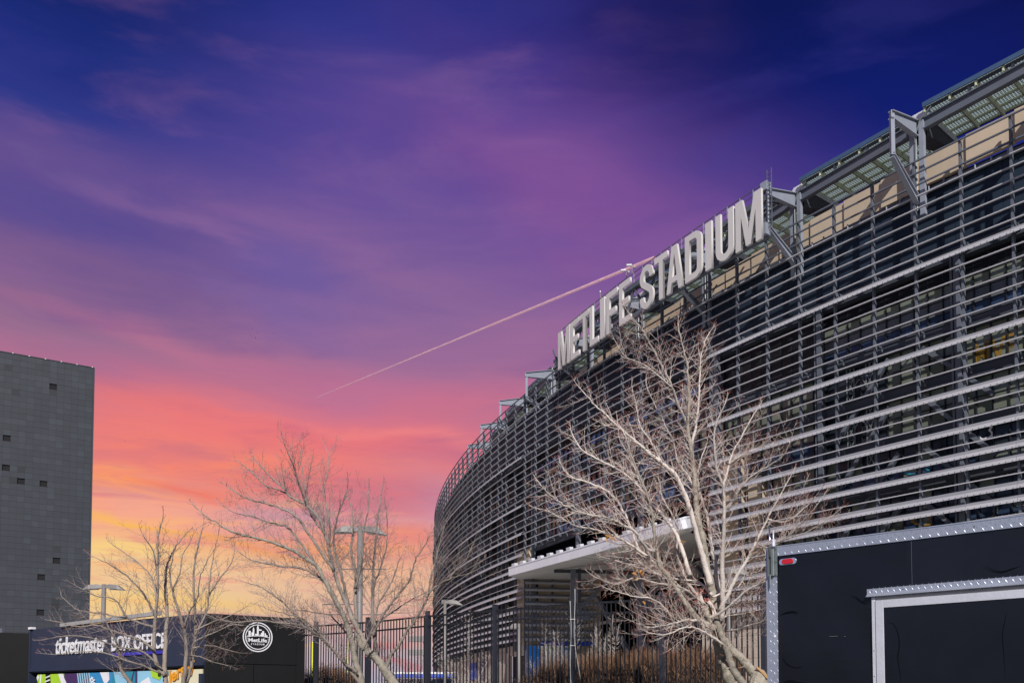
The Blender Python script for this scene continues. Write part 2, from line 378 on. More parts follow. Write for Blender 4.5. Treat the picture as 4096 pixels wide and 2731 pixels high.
# ------------------------------------------------------------------ stadium plan curve
CX0, CY0, BAY, HA, HB, HC = 32.51000, 53.86436, 3.147540, 130.326169, -1.0093902, 0.00456972
_T0, _DT = -8.0, 0.02
_px, _py = [0.0], [0.0]
for k in range(int((72 - _T0) / _DT)):
    t = _T0 + (k + .5) * _DT; h = R(HA + HB * t + HC * t * t)
    _px.append(_px[-1] + math.cos(h) * BAY * _DT); _py.append(_py[-1] + math.sin(h) * BAY * _DT)
_k0 = int(round(-_T0 / _DT)); _ox, _oy = _px[_k0], _py[_k0]
def head(t): return R(HA + HB * t + HC * t * t)
def C(t, d=0.0, z=0.0):
    q = (t - _T0) / _DT; k = int(q); f = q - k
    x = _px[k] + (_px[k + 1] - _px[k]) * f - _ox + CX0; y = _py[k] + (_py[k + 1] - _py[k]) * f - _oy + CY0
    h = head(t); return Vector((x - math.sin(h) * d, y + math.cos(h) * d, z + EYE))
def tang(t): h = head(t); return Vector((math.cos(h), math.sin(h), 0))
def norm(t): h = head(t); return Vector((-math.sin(h), math.cos(h), 0))
PITCH = 0.8716; TOP = 38.0
def zr(r): return TOP - PITCH * r
def strip(mb, t0, t1, d0, d1, z0, z1, step=1.0, mi=0):      # curved box ring
    n = max(1, int(round((t1 - t0) / step)))
    P = [[C(t0 + (t1 - t0) * i / n, d, z) for (d, z) in ((d0, z0), (d1, z0), (d1, z1), (d0, z1))] for i in range(n + 1)]
    for i in range(n):
        for a in range(4):
            b = (a + 1) % 4; mb.poly([P[i][a], P[i][b], P[i + 1][b], P[i + 1][a]], mi)
    mb.poly(P[0][::-1], mi); mb.poly(P[n], mi)

stad = thing('stadium', 'huge curved stadium wrapped in horizontal grey metal louvers', 'stadium')

# --- louver blades
thin_prof = [(.12, .03), (.12, .01), (.30, -.03), (.335, -.03), (.335, .04), (.30, .04)]
rail_prof = [(.12, .045), (.12, -.045), (.24, -.05), (.24, .05)]
wide_prof = [(.10, .44), (.46, .15), (.545, -.11), (.515, -.115), (.43, .12), (.08, .40)]
seg_prof_len = BAY / 2
I4 = Matrix.Identity(4)
WIDE = {9, 16, 20, 23, 25, 26, 28, 29, 31, 32, 33, 34, 35}
def add_bolts(mb, y, z, L):
    n = 8
    for i in range(n):
        x = -L + (i + .5) * 2 * L / n
        mb.box((x, y, z), (.022, 0, 0), (0, .018, 0), (0, 0, .022), 1)
mbt = MB(); mbt.prism(thin_prof, I4, -seg_prof_len * .998, seg_prof_len * .998); add_bolts(mbt, .30, .06, seg_prof_len)
thin_me = mbt.mesh('louver_blade', ['louver metal', 'frame metal'])
mbt = MB(); mbt.prism(wide_prof, I4, -seg_prof_len * .995, seg_prof_len * .995); add_bolts(mbt, .545, -.05, seg_prof_len)
wide_me = mbt.mesh('wide_louver_blade', ['louver metal', 'frame metal'])
mbt = MB(); mbt.prism(rail_prof, I4, -seg_prof_len * .998, seg_prof_len * .998)
rail_me = mbt.mesh('top_rail', 'frame metal')
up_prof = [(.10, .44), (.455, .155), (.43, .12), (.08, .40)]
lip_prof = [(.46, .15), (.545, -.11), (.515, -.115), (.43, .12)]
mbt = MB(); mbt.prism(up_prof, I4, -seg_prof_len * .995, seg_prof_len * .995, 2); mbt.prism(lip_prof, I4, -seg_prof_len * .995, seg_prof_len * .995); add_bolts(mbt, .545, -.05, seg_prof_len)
wide_me = mbt.mesh('wide_louver_blade', ['louver metal', 'frame metal', 'louver upper shade'])
def seg_mtx(i, z):
    a = C(i); b = C(i + 1); m = (a + b) / 2; h = math.atan2(b.y - a.y, b.x - a.x)
    return Matrix.Translation((m.x, m.y, z + EYE)) @ Matrix.Rotation(h, 4, 'Z')
far = MB(); nrows = 36
for i in range(-3, 61):
    for r in range(nrows):
        z = zr(r); mid = 8 <= i < 19
        if mid and r > 22: continue
        wide = (r in WIDE) and not mid
        near = (-1 <= i < 8 and r <= 32)
        if near:
            place('louver_blade', wide_me if wide else (rail_me if r < 3 else thin_me), stad, seg_mtx(i, z))
        else:
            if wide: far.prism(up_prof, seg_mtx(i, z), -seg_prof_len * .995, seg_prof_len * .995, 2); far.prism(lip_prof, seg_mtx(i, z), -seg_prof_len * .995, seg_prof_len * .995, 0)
            else: far.prism(rail_prof if r < 3 else thin_prof, seg_mtx(i, z), -seg_prof_len, seg_prof_len, 1 if r < 3 else 0)
far.build('louver_bank', ['louver metal', 'frame metal', 'louver upper shade'], stad, stuff=True)

# --- mullions, brackets
mm = MB(); mm.box((0, -.04, -TOP / 2 - .1 + 3.2), (.075, 0, 0), (0, .14, 0), (0, 0, TOP / 2 - 3.1)); mull_me = mm.mesh('mullion', 'frame metal')
mm = MB(); mm.box((0, -.04, -9.6), (.075, 0, 0), (0, .14, 0), (0, 0, 9.7)); mull_short = mm.mesh('mullion', 'frame metal')
br = MB(); br.box((0, -.65, 0), (.07, 0, 0), (0, .55, 0), (0, 0, .16)); br_me = br.mesh('bracket', 'frame metal'); br = MB(); br.box((0, -.6, 0), (.04, 0, 0), (0, .5, 0), (0, 0, .05)); br.box((0, -1.0, -.15), (.04, 0, 0), (0, .05, 0), (0, 0, .15)); hk_me = br.mesh('bracket', 'frame metal')
for i in range(-2, 62):
    p = C(i); mid = 8 < i < 19
    mt = Matrix.Translation((p.x, p.y, TOP + EYE)) @ Matrix.Rotation(head(i), 4, 'Z')
    place('mullion', mull_short if mid else mull_me, stad, mt)
    if i < 26:
        for r in (8.0, 13.75, 17.75, 21.7):
            q = C(i, 0, zr(r)); place('bracket', br_me if r < 9 else hk_me, stad, Matrix.Translation(q) @ Matrix.Rotation(head(i), 4, 'Z'))

# --- parapet, navy panels, floor beams
for i in range(-2, 30):
    mb = MB(); z0, z1 = 36.7, 38.8
    a, b = i + .006, i + .994
    mb.prism([(-.14, z0), (.14, z0), (.14, z1), (-.14, z1)], Matrix.Translation(((C(a).x + C(b).x) / 2, (C(a).y + C(b).y) / 2, EYE)) @ Matrix.Rotation(head(i + .5), 4, 'Z') @ Matrix.Translation((0, -1.25 - .17 * (i - 1.5), 0)), -BAY * .487, BAY * .487)
    mb.build('parapet_panel', 'tan concrete', stad)
pn = MB()
for k in range(3):
    x0 = -BAY / 2 + k * BAY / 3; wdt = BAY / 3
    pn.box((x0 + wdt / 2, 0, 0), (wdt * .49, 0, 0), (0, .03, 0), (0, 0, 2.6))
pn.box((0, -.03, 0), (BAY / 2, 0, 0), (0, .02, 0), (0, 0, 2.6))
pn_me = pn.mesh('metal_panel', 'navy panel')
for i in range(-2, 40):
    p = (C(i, -1.5) + C(i + 1, -1.5)) / 2
    place('metal_panel', pn_me, stad, Matrix.Translation((p.x, p.y, EYE + 34.0)) @ Matrix.Rotation(head(i + .5), 4, 'Z') @ Matrix.Scale(1.02, 4, (1, 0, 0)))
mb = MB(); strip(mb, -3, 40, -1.35, -1.15, 36.2, 36.5); mb.build('light_tray', 'frame metal', stad)
lm = MB(); lm.box((0, 0, .12), (.045, 0, 0), (0, .045, 0), (0, 0, .16)); lm_me = lm.mesh('tray_lamp', 'bright frame')
for k in range(-6, 60):
    t = k / 3 + .17; place('tray_lamp', lm_me, stad, Matrix.Translation(C(t, -1.05, 36.3)))
for r0, r1 in ((7.6, 8.45), (13.4, 14.3), (17.4, 18.3), (21.35, 22.3), (25.5, 26.3), (29.6, 30.4)):
    for (ta, tb) in ((-3, 19), (19, 61)) if r0 < 23 else ((-3, 8.6), (19, 61)):
        mb = MB(); strip(mb, ta, tb, -1.9, -1.22, zr(r1), zr(r0)); strip(mb, ta, tb, -1.225, -1.1, zr(r0) - .09, zr(r0) - .002); strip(mb, ta, tb, -1.225, -1.1, zr(r1) + .002, zr(r1) + .09)
        mb.build('floor_beam', 'dark beam', stad)
# --- columns behind
cl = MB(); cl.box((0, 0, 0), (.2, 0, 0), (0, .2, 0), (0, 0, 11.2)); cl.box((.42, .02, 0), (.07, 0, 0), (0, .07, 0), (0, 0, 11.2)); cl_me = cl.mesh('column', 'frame metal')
for t in (-2.1, 1.25, 4.65, 8.05, 11.45, 15.2, 18.9, 22.3, 25.7, 29.1, 32.5, 35.9):
    place('column', cl_me, stad, Matrix.Translation(C(t, -1.02, 19.8)) @ Matrix.Rotation(head(t), 4, 'Z'))
# --- inner shell
for (ta, tb, z0) in ((-4, 8.6, 7), (8.6, 19, 15.7), (19, 61, 7)):
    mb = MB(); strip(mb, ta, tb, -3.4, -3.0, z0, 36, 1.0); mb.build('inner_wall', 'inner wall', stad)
mb = MB(); strip(mb, -4, 61, -26, -1.6, 36.3, 36.9, 2.0); mb.build('roof_deck', 'dark beam', stad)
for r in (13.9, 17.9, 21.9, 26.0, 30.1, 8.1):
    for (ta, tb) in (((-4, 61),) if r < 23 else ((-4, 8.6), (19, 61))):
        mb = MB(); strip(mb, ta, tb, -3.1, -1.85, zr(r) - .12, zr(r) + .12); mb.build('floor_slab', 'dark beam', stad)

# --- windows and vents
rnd = random.Random(7)
floors = [(8.5, 13.4), (14.3, 17.4), (18.3, 21.35), (22.3, 25.5), (26.3, 29.6), (30.4, 33.4)]
panes = []; frames = {}
rest_panes = MB(); pcount = 0
vent_slat = MB()
for sl in range(24): vent_slat.box((0, .01, -.96 + sl * .0835), (.5, 0, 0), (0, .035, 0), (0, 0, .018))
vent_slat.box((0, -.04, 0), (.5, 0, 0), (0, .01, 0), (0, 0, 1.0)); vent_slat.box((.5, .02, 0), (.02, 0, 0), (0, .05, 0), (0, 0, 1.0))
vent_me = vent_slat.mesh('vent_panel', 'vent')
unit = {}
for mname in ('pane dark', 'pane olive', 'pane grey', 'pane blue', 'pane navy'):
    q = MB(); q.box((0, 0, 0), (.5, 0, 0), (0, .015, 0), (0, 0, .5)); unit[mname] = q.mesh('pane', mname)
def cellkind(t):
    if 4.65 <= t < 8.05: return 'vent'
    return 'glass'
for fi, (ra, rb) in enumerate(floors):
    i_hi = 27 if fi < 3 else 8
    rngs = [(-3, 19 if fi < 3 else 8)] + [(19, 27)]
    for lo_, hi_ in rngs:
        for i in range(lo_, hi_):
            for s3 in range(3):
                t = i + (s3 + .5) / 3; D = -1.75
                za, zb = zr(rb), zr(ra)
                if i >= 19 and rnd.random() < .55: continue      # open concourse
                if fi == 0:
                    vz = za if cellkind(t) == 'vent' else zb - 1.35
                    p = C(t, D, (vz + zb) / 2)
                    place('vent_panel', vent_me, stad, Matrix.Translation(p) @ Matrix.Rotation(head(t), 4, 'Z') @ Matrix.Diagonal((BAY / 3, 1, (zb - vz) / 2, 1)))
                    if cellkind(t) == 'vent': continue
                    zb = vz - .02
                nsub = 3 if fi in (0,) else 2
                hh = (zb - za) / nsub
                for q in range(nsub):
                    zc = za + (q + .5) * hh
                    x = rnd.random()
                    if i < 5:
                        if fi == 0: mname = ('pane navy', 'pane grey', 'pane olive')[q]
                        elif fi < 3: mname = 'pane olive' if i in (0, 1, 2, -1) else 'pane dark'
                        else: mname = ('pane navy', 'pane dark')[q] if x < .7 else 'pane olive'
                    elif i < 9:
                        mname = 'pane olive' if fi in (1, 4) else ('pane navy', 'pane olive')[q % 2] if fi else 'pane dark'
                    else:
                        mname = (('pane navy', 'pane olive') if (i + fi) % 3 else ('pane blue', 'pane dark'))[min(q, 1)]
                        if q == 2: mname = 'pane blue' if x < .6 else 'pane navy'
                    mt = Matrix.Translation(C(t, D, zc)) @ Matrix.Rotation(head(t), 4, 'Z') @ Matrix.Diagonal((BAY / 3 - .06, 1, hh - .04, 1))
                    if pcount < 300 and i < 19:
                        place('pane', unit[mname], stad, mt); pcount += 1
                    else:
                        ks = ['pane dark', 'pane olive', 'pane grey', 'pane blue', 'pane navy'].index(mname)
                        rest_panes.box(mt @ Vector((0, 0, 0)), mt.to_3x3() @ Vector((.5, 0, 0)), mt.to_3x3() @ Vector((0, .015, 0)), mt.to_3x3() @ Vector((0, 0, .5)), ks)
                fb = frames.setdefault((fi, i), MB()); e = C(i + s3 / 3, D + .06, (za + zb) / 2)
                fb.box(e, tang(t) * .032, norm(t) * .08, (0, 0, (zb - za) / 2))
                for q in range(1, nsub):
                    e = C(t, D + .03, za + q * hh); fb.box(e, tang(t) * BAY / 6, norm(t) * .04, (0, 0, .035))
for fb in frames.values(): fb.build('window_frame', 'vent black', stad)
rest_panes.build('pane_bank', ['pane dark', 'pane olive', 'pane grey', 'pane blue', 'pane navy'], stad, stuff=True)
# diagonal steel braces seen behind the right-hand windows
for (ta, za, tb, zb_) in ((4.3, 20, 2.9, 25.2), (2.1, 25.2, .6, 20.5), (4.3, 16, 2.9, 21.6), (2.1, 21.6, .6, 16.4), (4.3, 12, 2.7, 18), (2.1, 18, .6, 13), (4.3, 8.5, 2.7, 14), (2.1, 14, .6, 9), (24, 11, 25.4, 15), (27, 15, 28.2, 19)):
    mb = MB(); mb.bar(C(ta, -1.4, za), C(tb, -1.4, zb_), .3, .3); mb.build('diagonal_brace', 'frame metal', stad)

# --- graphics on the club windows
tm = text_mesh('MVP CLUB', 'gold', 1, .01, .012)
t0 = .98; L_ = 6.9; q0 = C(t0 + .05, -1.69, 22.75); rd = -tang(t0 - 1)
place('window_lettering', tm, stad, frame(q0, rd, norm(t0 - 1)) @ Matrix.Diagonal((L_, 1.75, 1, 1)))
lat = MB()
base = frame(C(4.15, -1.69, 17.6), -tang(3.6), norm(3.6))
def seg2(a, b, wd=.07):
    lat.bar(base @ Vector((a[0], a[1], .02)), base @ Vector((b[0], b[1], .02)), .03, wd, up=norm(3.6).cross(base.to_3x3() @ Vector((b[0] - a[0], b[1] - a[1], 0))))
for k in range(7):
    y = 1.2 * k
    for x0 in (.3, 1.9):
        seg2((x0, y), (x0 + .6, y + 1.2)); seg2((x0 + .6, y), (x0, y + 1.2)); seg2((x0, y), (x0 + .6, y))
for x0 in (.3, .9, 1.9, 2.5): seg2((x0, 0), (x0, 8.4), .09)
for k in range(8):
    a = math.pi * k / 8; b = math.pi * (k + 1) / 8
    seg2((1.4 - .55 * math.cos(a), 2.6 + 1.1 * math.sin(a)), (1.4 - .55 * math.cos(b), 2.6 + 1.1 * math.sin(b)), .1)
    seg2((1.4 - .55 * math.cos(a), 5.8 + 1.1 * math.sin(a)), (1.4 - .55 * math.cos(b), 5.8 + 1.1 * math.sin(b)), .1)
lat.build('window_graphic', 'pale film', stad)
for (tt, zz, ww, hh, mm_) in ((.9, 18.3, 1.6, 1.3, 'white print'), (2.3, 16.6, 2.0, .9, 'teal'), (.4, 12.6, 2.6, 1.1, 'pale film'), (2.2, 12.9, 1.5, .9, 'gold'), (5.6, 17.2, .9, .35, 'teal'), (6.4, 16.9, .5, .5, 'white print'), (4.9, 17.5, .7, .3, 'sky blue')):
    cs = []
    for k in range(26):
        a = 2 * math.pi * k / 26; rr = 1 + .28 * math.sin(3 * a + tt * 5) + .12 * math.sin(7 * a)
        cs.append((ww / 2 * rr * math.cos(a), hh / 2 * rr * math.sin(a)))
    ci = [(x * .72, y * .72) for x, y in cs][::-1]
    place('window_graphic', curve_mesh('window_graphic', [cs, ci], .006, mm_), stad, frame(C(tt, -1.69, zz), -tang(tt), norm(tt)))

# --- base walls
def basewall(ta, tb, z0, z1, m_, name='base_wall', d=-.55):
    mb = MB(); strip(mb, ta, tb, d - .5, d, z0, z1); return mb.build(name, m_, stad)
basewall(-4, 8.6, -1.6, zr(35) - .6, 'block wall')
basewall(19, 19.45, -1.6, 7.3, 'block wall'); basewall(21.15, 61, -1.6, 7.0, 'block wall'); basewall(19.45, 21.15, 5.8, 7.05, 'block wall')
mb = MB(); strip(mb, 19.45, 21.15, -1.6, -1.3, -1.6, 5.8); mb.build('loading_door', 'inner brown', stad)
mb = MB()
for k in range(9): mb.bar(C(19.5 + k * .2, -.9, .2 + k * .1), C(19.5 + k * .2, -.9, 2.2 + k * .12), .05, .05)
mb.bar(C(19.5, -.9, 1.9), C(21.1, -.9, 3.0), .06, .06); mb.bar(C(19.5, -.9, 1.1), C(21.1, -.9, 2.1), .05, .05); mb.build('stair_railing', 'lamp grey', stad)
# block joints (thin recess strips darker)
mb = MB()
for (ta, tb) in ((-4, 8.6), (21.2, 40)):
    for k in range(9): strip(mb, ta, tb, -.556, -.547, -1.2 + k * .95, -1.185 + k * .95)
    t = ta
    while t < tb:
        strip(mb, t, t + .006, -.556, -.546, -1.6, 6.5, 1); t += .45
mb.build('block_joint', 'inner brown', stad)
# tan piers
for (ta, tb, z0, z1, d) in ((7.25, 7.85, 6.8, zr(19.6), -.95), (6.55, 7.0, 6.8, zr(21.8), -1.1), (19.0, 20.25, zr(23.6), zr(21.9), -.6), (19.0, 20.25, 7.0, zr(23.7), -.6)):
    mb = MB(); strip(mb, ta, tb, d - .6, d, z0, z1, .4)
    k = z0 + 1
    o = mb.build('stone_pier', 'tan concrete', stad)
# window in the base wall by the trailer
mb = MB(); strip(mb, 5.2, 6.35, -.54, -.50, .6, 5.2, .5); mb.build('pane', 'pane navy', stad)
mb = MB()
for t in (5.2, 5.58, 5.96, 6.35): mb.bar(C(t, -.47, .6), C(t, -.47, 5.2), .1, .1)
for z in (.6, 2.2, 5.2): mb.bar(C(5.2, -.47, z), C(6.35, -.47, z), .1, .1)
mb.build('window_frame', 'lamp grey', stad)

# --- return wall at the entrance corner
A0 = C(19, -.25); rdv = Vector((1, .14, 0)).normalized(); rn = Vector((.14, -1, 0)).normalized()
def RW(s, d, z): return Vector((A0.x, A0.y, EYE)) + rdv * s + rn * d + Vector((0, 0, z))
mb = MB()
mb.box(RW(4.6, -1.0, 7.4), rdv * 4.6, rn * .45, (0, 0, 8.9)); mb.build('return_wall', 'tan concrete', stad)
rw_m = frame((0, 0, 0), rdv, rn)
for r in range(26, 36):
    for k in range(3):
        L2 = 1.5
        p = RW(L2 + k * 3.0 - .25, 0, zr(r) + .0)
        mt = Matrix.Translation(p) @ Matrix.Rotation(math.atan2(-rdv.y, -rdv.x), 4, 'Z') @ Matrix.Scale(L2 * .99 / seg_prof_len, 4, (1, 0, 0))
        place('louver_blade', wide_me, stad, mt)
for k in range(3):
    mb = MB(); mb.box(RW(.3 + k * 3, -.3, 11), rdv * .1, rn * .2, (0, 0, 4.2)); mb.build('mullion', 'frame metal', stad)
# dark recess behind the entrance
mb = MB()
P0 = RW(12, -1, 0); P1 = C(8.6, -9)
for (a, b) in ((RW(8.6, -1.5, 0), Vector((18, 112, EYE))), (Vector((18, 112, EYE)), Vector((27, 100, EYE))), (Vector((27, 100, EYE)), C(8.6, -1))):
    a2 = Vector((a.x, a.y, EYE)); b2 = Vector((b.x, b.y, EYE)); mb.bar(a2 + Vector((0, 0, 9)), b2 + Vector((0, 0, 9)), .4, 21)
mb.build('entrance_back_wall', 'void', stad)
mb = MB(); mb.box(RW(9.0, -.45, 7.6), rdv * .45, rn * .3, (0, 0, 8.2)); mb.build('stone_pier', 'tan concrete', stad)
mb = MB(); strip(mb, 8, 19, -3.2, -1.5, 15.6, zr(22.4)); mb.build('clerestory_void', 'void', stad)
# steelwork inside the entrance
for (a, b, w_) in (((13.2, -4, 10.6), (9.2, -4, 10.6), .35), ((13.2, -4, 7.4), (9.2, -4, 7.4), .35), ((13.2, -4, 7.4), (11.5, -4, 3.6), .4), ((15, -3, 11.5), (13, -3, 5), .45), ((16.5, -3, 8.5), (13.4, -3, 8.6), .3), ((12.6, -3, 9.6), (11.4, -3, 11.8), .35), ((11.6, -4, 13), (9.4, -4, 6), .45), ((9.4, -4, 14.5), (9.4, -4, -1), .5)):
    mb = MB(); mb.bar(C(*a), C(*b), w_, w_); mb.build('steel_frame', 'frame metal' if w_ > .36 else 'lamp grey', stad)
mb = MB()
for k in range(10): t = 12.2 - k * .3; mb.bar(C(t, -3.5, -1), C(t, -3.5, 6.0), .07, .07)
mb.build('turnstile_rail', 'lamp grey', stad)

# --- roof: outriggers, posts, ring beam, box beams, solar canopies
ROOF = [-1.4, 1.95, 5.25, 8.55, 11.85, 15.15, 18.45, 21.75, 25.05, 28.3]
def sh(t): return -.17 * (t - 2)
Co = C
def C(t, d=0.0, z=0.0): return Co(t, d + (sh(t) if z > 34 else 0), z)
for n_, t in enumerate(ROOF):
    mb = MB(); T_, Nn = tang(t), norm(t)
    dt = 3.3
    tip_t = C(t, dt, 40.1); tip_b = C(t, dt, 37.2); ct = C(t, -.3, 41.1)
    # tapered top arm
    w2 = T_ * .16
    prof = [C(t, dt + .15, 40.25), C(t, dt + .15, 39.75), C(t, -.1, 39.95), C(t, -.1, 41.1)]
    for sgn in (-1, 1): mb.poly([p + w2 * sgn * .25 for p in prof])
    for (p, q) in ((prof[0], prof[3]), (prof[1], prof[2])):
        mb.bar(p, q, .36, .07)
    mb.bar(prof[0], prof[1], .3, .08)
    mb.bar(tip_t, tip_b, .28, .26)
    a_, b_ = C(t, dt + .1, 37.35), C(t, -.1, 35.6)
    mb.bar(a_, b_, .34, .08); mb.bar(C(t, dt + .1, 37.05), C(t, -.1, 35.0), .34, .08)
    for sgn in (-1, 1): mb.poly([p + w2 * sgn * .2 for p in (a_, b_, C(t, -.1, 35.0), C(t, dt + .1, 37.05))])
    mb.build('outrigger', 'bright frame', stad)
    mb = MB()
    for s_ in (-.1, .12):
        mb.box(C(t + s_, -.35, 37.6), T_ * .17, Nn * .16, (0, 0, 3.4))
    mb.build('roof_post', 'bright frame', stad)
    mb = MB(); mb.tube([C(t + .01, -.12, 34.6), C(t + .01, -.12, 40.2), C(t - .1, -.1, 41.0), C(t - .34, -.2, 41.6)], .05, 6); mb.build('drain_pipe', 'galvanised', stad)
    # inward box beam with white coping
    mb = MB(); tz = 41.75
    A_ = [C(t, -.6, tz), C(t, -5.4, tz - .1)]
    mb.box((A_[0] + A_[1]) / 2 + Vector((0, 0, -.1)), (A_[1] - A_[0]) / 2, T_ * .56, (0, 0, .2), 0)
    mb.box((A_[0] + A_[1]) / 2 + Vector((0, 0, .16)), (A_[1] - A_[0]) / 2 * .985, T_ * .5, (0, 0, .06), 0)
    pr = [C(t, -.65, tz - .3), C(t, -5.3, tz - .4), C(t, -5.3, 40.9), C(t, -.65, 40.0)]
    for sgn in (-1, 1): mb.poly([p + T_ * .5 * sgn for p in pr], 1)
    mb.poly([pr[2] - T_ * .5, pr[2] + T_ * .5, pr[3] + T_ * .5, pr[3] - T_ * .5], 1)
    mb.poly([pr[1] - T_ * .5, pr[1] + T_ * .5, pr[2] + T_ * .5, pr[2] - T_ * .5], 1)
    mb.build('roof_box_beam', ['white coping', 'dark beam'], stad)
for n_ in range(len(ROOF) - 1):
    ta, tb = ROOF[n_], ROOF[n_ + 1]
    mb = MB()
    def chord(d, z): return C(ta + .08, d, z), C(tb - .08, d, z)
    a, b = chord(-.4, 40.75); mb.bar(a, b, .08, .75); a, b = chord(-.4, 41.12); mb.bar(a, b, .42, .07); a, b = chord(-.4, 40.36); mb.bar(a, b, .42, .07)
    mb.build('ring_beam', 'frame metal', stad)
    ca, cb = ta + .42, tb - .12
    cn = bpy.data.objects.new('solar_canopy', None); col.objects.link(cn); cn.parent = stad; cn.location = C((ca + cb) / 2, -3, 42)
    off = cn.location
    sub = lambda p: p - off
    pvm = MB(); lx = (C(cb, -3, 42) - C(ca, -3, 42)).length
    mtx = Matrix.Translation(sub((C(ca, -3.05, 42.05) + C(cb, -3.05, 42.05)) / 2)) @ Matrix.Rotation(head((ca + cb) / 2), 4, 'Z')
    pvm.poly([(-lx / 2, -2.5, 0), (lx / 2, -2.5, 0), (lx / 2, 2.5, 0), (-lx / 2, 2.5, 0)])
    place('solar_panel', pvm.mesh('solar_panel', 'pv'), cn, mtx)
    hl = lx / 2
    for (y, wd, ht, m_, nm) in ((2.58, .10, .34, 'gutter blue', 'gutter'), (2.2, .10, .22, 'frame metal', 'edge_beam'), (-2.62, .16, .28, 'gutter blue', 'gutter')):
        q = MB(); q.box((0, y, -.12 if nm != 'gutter' else .0), (hl, 0, 0), (0, wd / 2, 0), (0, 0, ht / 2)); place(nm, q.mesh(nm, m_), cn, mtx)
    pr_me = MB(); pr_me.box((0, 0, 0), (hl, 0, 0), (0, .06, 0), (0, 0, .07)); pr_me = pr_me.mesh('purlin', 'pv rib')
    for y in (1.35, .35, -.65, -1.6, -2.45): place('purlin', pr_me, cn, mtx @ Matrix.Translation((0, y, -.10)))
    rb = MB(); rb.box((0, 0, 0), (.05, 0, 0), (0, 2.5, 0), (0, 0, .22))
    for k in range(22): rb.box((.06, -2.4 + k * .23, 0), (.035, 0, 0), (0, .03, 0), (0, 0, .18))
    rb_me = rb.mesh('rib', 'pv rib')
    for k in range(6): place('rib', rb_me, cn, mtx @ Matrix.Translation((-hl + .06 + k * (lx - .15) / 5, 0, -.27)))
    st = MB(); st.box((0, 0, 0), (.09, 0, 0), (0, .09, 0), (0, 0, .36)); st_me = st.mesh('stub_post', 'bright frame')
    for k in range(4): place('stub_post', st_me, cn, mtx @ Matrix.Translation((-hl + .25 + k * (lx - .5) / 3, 2.2, -.55)))

C = Co
# ------------------------------------------------------------------ stadium sign
SG = thing('stadium_sign', 'long METLIFE STADIUM sign of tall pale letters along the roof edge', 'sign', C(9.75, 3.3, 38))
def sgp(o, mt=None):
    if mt is not None: o.matrix_local = Matrix.Translation(-SG.location) @ mt
    else: o.matrix_local = Matrix.Translation(-SG.location)
    return o
LH = 4.05
def arc(cx, cy, rx, ry, a0, a1, n):
    return [(cx + rx * math.cos(R(a0 + (a1 - a0) * k / n)), cy + ry * math.sin(R(a0 + (a1 - a0) * k / n))) for k in range(n + 1)]
def letter(ch, w_):
    h, s = LH, .55
    if ch == 'I': return [[(0, 0), (w_, 0), (w_, h), (0, h)]]
    if ch == 'L': return [[(0, 0), (w_, 0), (w_, s), (s, s), (s, h), (0, h)]]
    if ch == 'T': return [[((w_ - s) / 2, 0), ((w_ + s) / 2, 0), ((w_ + s) / 2, h - s), (w_, h - s), (w_, h), (0, h), (0, h - s), ((w_ - s) / 2, h - s)]]
    if ch == 'E': return [[(0, 0), (w_, 0), (w_, s), (s, s), (s, 1.78), (w_ * .86, 1.78), (w_ * .86, 2.36), (s, 2.36), (s, h - s), (w_, h - s), (w_, h), (0, h)]]
    if ch == 'F': return [[(0, 0), (s, 0), (s, 1.7), (w_ * .86, 1.7), (w_ * .86, 2.3), (s, 2.3), (s, h - s), (w_, h - s), (w_, h), (0, h)]]
    if ch == 'M': return [[(0, 0), (.58, 0), (.58, 2.7), (w_ / 2 - .26, .1), (w_ / 2 + .26, .1), (w_ - .58, 2.7), (w_ - .58, 0), (w_, 0), (w_, h), (w_ - .72, h), (w_ / 2, 1.35), (.72, h), (0, h)]]
    if ch == 'A':
        o_ = [(0, 0), (.55, 0), (.69, .8), (w_ - .69, .8), (w_ - .55, 0), (w_, 0), (w_ / 2 + .36, h), (w_ / 2 - .36, h)]
        return [o_, [(.77, 1.3), (w_ / 2, 3.35), (w_ - .77, 1.3)]]
    if ch == 'D':
        r = .85
        o_ = [(0, 0)] + arc(w_ - r, r, r, r, -90, 0, 8) + arc(w_ - r, h - r, r, r, 0, 90, 8) + [(0, h)]
        r2 = .32
        i_ = [(s, s)] + arc(w_ - s - r2, s + r2, r2, r2, -90, 0, 6) + arc(w_ - s - r2, h - s - r2, r2, r2, 0, 90, 6) + [(s, h - s)]
        return [o_, i_]
    if ch == 'U':
        r = w_ / 2
        o_ = [(0, h)] + arc(r, r * 1.05, r, r * 1.05, 180, 360, 16) + [(w_, h), (w_ - s, h)] + arc(r, r * 1.05, r - s, r * 1.05 - s, 360, 180, 12) + [(s, h)]
        return [o_]
    if ch == 'S':
        cx = w_ / 2; rx = cx - s / 2; ry = .98 - s / 2 + .12
        yt = h - .8 - .3; yb = 1.1
        path = arc(cx, yt, rx, yt and (h - s / 2 - yt), -8, 90, 8) + arc(cx, yt, rx, (h - s / 2 - yt), 90, 200, 10)[1:]
        path += [(s * .75, 2.45), (cx, 2.02), (w_ - s * .75, 1.58)]
        path += arc(cx, yb, rx, yb - s / 2, 20, -90, 10) + arc(cx, yb, rx, yb - s / 2, -90, -188, 9)[1:]
        L1, L2 = [], []
        for k, p in enumerate(path):
            a = path[max(k - 1, 0)]; b = path[min(k + 1, len(path) - 1)]
            dx, dy = b[0] - a[0], b[1] - a[1]; q = math.hypot(dx, dy); nx, ny = -dy / q, dx / q
            L1.append((p[0] + nx * s / 2, p[1] + ny * s / 2)); L2.append((p[0] - nx * s / 2, p[1] - ny * s / 2))
        return [L1 + L2[::-1]]
